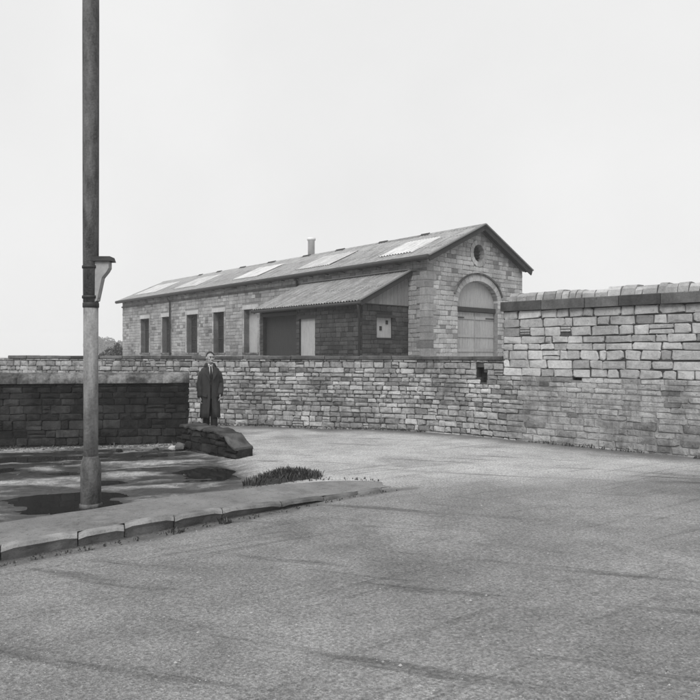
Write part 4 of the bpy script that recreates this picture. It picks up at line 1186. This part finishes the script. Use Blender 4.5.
# tuft mound at the back of the footway
tf = empty('grass_mound', (-.72, 8.75, 0)); tag(tf, 'small dark earth mound tufted with grass at the back of the pavement', 'grass')
V = []; nr, na = 7, 28
for r in range(nr + 1):
    for k in range(na):
        a = 2 * math.pi * k / na; q = r / nr; wob = 1 + .2 * mnoise.noise((math.cos(a) * 1.5, math.sin(a) * 1.5, 3)); dx, dy = .46 * q * math.cos(a) * wob, .17 * q * math.sin(a) * wob
        x, y = -.72 + dx * .96 - dy * .25, 8.78 + dx * .25 + dy * .96
        V.append((x, y, .10 * (1 - q ** 1.6) - .06 * (q > .99) + .02 * mnoise.noise((x * 9, y * 9, 5)) - .0))
Fc = [(r * na + k, (r + 1) * na + k, (r + 1) * na + (k + 1) % na, r * na + (k + 1) % na) for r in range(nr) for k in range(na)] + [tuple(range(na))]
fixn(mesh_obj('mound', V, Fc, M['earth'], tf, True))
mb = MB()
for _ in range(420):
    qx, qy = rng.gauss(0, .2), rng.gauss(0, .06); x, y = -.72 + qx * .96 - qy * .25, 8.78 + qx * .25 + qy * .96
    q = math.hypot(qx / .46, qy / .17)
    if q > 1.15: continue
    blades(rng, mb, (x, y, .10 * max(0, 1 - q ** 1.6)), 9, .05, .11)
mb.build('tuft', M['grass'], tf)
# fallen stones at the foot of the dark wall
def rock(name, label, c, r, m_, seed, group=None):
    rg = random.Random(seed); mb = MB().ellip((0, 0, 0), (1, 1, 1), 9, 6)
    V = []
    for v in mb.V:
        k = 1 + .35 * mnoise.noise((v[0] * 1.3 + seed, v[1] * 1.3, v[2] * 1.3)); V.append((c[0] + v[0] * r[0] * k, c[1] + v[1] * r[1] * k, c[2] + v[2] * r[2] * k))
    o = mesh_obj(name, V, mb.F, m_, None); tag(o, label, 'stone', group); return o
p = px(173, 443, 11.75); rock('fallen_stone', 'pale fallen stone at the foot of the blackened wall', (p.x, 11.75, -.02), (.085, .06, .045), M['stone_tall'], 4)
p = px(180, 441, 11.7); rock('fallen_stone', 'dull grey lump beside the low stone block', (p.x, 11.7, .02), (.10, .07, .075), M['rock'], 9)
for k, (u, s_, lb_) in enumerate(((119, .05, 'small dark stone at the blackened wall foot, nearest the pole'), (139, .06, 'middle of three small stones along the blackened wall foot'), (156, .045, 'small stone at the blackened wall foot, nearest the pale fallen stone'))):
    Y = 11.52 + (u - 100) * .0045; p = px(u, 446, Y); rock('fallen_stone', lb_, (p.x, Y, ground_z(p.x, Y) + .01), (s_ * 1.3, s_, s_ * .8), M['stone_dark'] if k != 1 else M['rock'], 20 + k, 'small stones along the blackened wall')
# crumbled stone and silt along the foot of the blackened wall
rng = random.Random(90); mb = MB()
for _ in range(420):
    s_ = rng.uniform(2.2, L3 - .1); c = DA + E3 * s_ + N3 * (0.03 + abs(rng.gauss(0, .10))); r_ = rng.uniform(.008, .03); z = ground_z(c.x, c.y)
    q = [Vector((rng.uniform(.6, 1.3) * r_ * a, rng.uniform(.6, 1.3) * r_ * b, rng.uniform(.4, .9) * r_ * d)) for a, b, d in ((1, 0, 0), (0, 1, 0), (-1, 0, 0), (0, -1, 0), (.1, .1, 1), (0, 0, -1))]
    mb.add([(c.x + v.x, c.y + v.y, z + v.z + r_ * .2) for v in q], [(0, 1, 4), (1, 2, 4), (2, 3, 4), (3, 0, 4), (1, 0, 5), (2, 1, 5), (3, 2, 5), (0, 3, 5)])
rb = mb.build('rubble', M['rock'], None); tag(rb, 'dark crumbled stone along the foot of the blackened wall', 'rubble', None, 'stuff')
# loose grit over the road
rng = random.Random(91); mb = MB()
for _ in range(9000):
    Y = 2.6 + 9.5 * rng.random() ** 1.7; X = rng.uniform(-.62, .62) * Y
    if hollow(X, Y) > .4 and rng.random() < .6: continue
    s = rng.uniform(.002, .007) * (1.9 if rng.random() < .05 else 1)
    if in_poly(X, Y, KERB + BACK[::-1]): continue
    z = ground_z(X, Y); q = [Vector((rng.uniform(.6, 1.2) * s * a, rng.uniform(.6, 1.2) * s * b, rng.uniform(.4, .8) * s * c)) for a, b, c in ((1, 0, 0), (0, 1, 0), (-1, 0, 0), (0, -1, 0), (.1, .1, 1), (0, 0, -1))]
    mb.add([(X + v.x, Y + v.y, z + v.z + s * .2) for v in q], [(0, 1, 4), (1, 2, 4), (2, 3, 4), (3, 0, 4), (1, 0, 5), (2, 1, 5), (3, 2, 5), (0, 3, 5)])
gg = mb.build('gravel', M['grit'], None); tag(gg, 'loose grit scattered over the road surface', 'gravel', None, 'stuff')

# ---------------------------------------------------------------- damp air
hz = MB(); hz.hexa([(-270, -270, -1.3), (270, -270, -1.3), (270, 270, -1.3), (-270, 270, -1.3), (-270, -270, 9.5), (270, -270, 9.5), (270, 270, 9.5), (-270, 270, 9.5)])
hm = bpy.data.materials.new('damp_air'); hm.use_nodes = True; ht = hm.node_tree; ht.nodes.clear()
ho = ht.nodes.new('ShaderNodeOutputMaterial'); hv = ht.nodes.new('ShaderNodeVolumePrincipled')
hv.inputs['Color'].default_value = g(0.95); hv.inputs['Density'].default_value = 0.0013
ht.links.new(hv.outputs[0], ho.inputs['Volume'])
hb = hz.build('haze', hm, None); tag(hb, 'thin damp haze hanging over the whole place', 'haze', None, 'stuff')
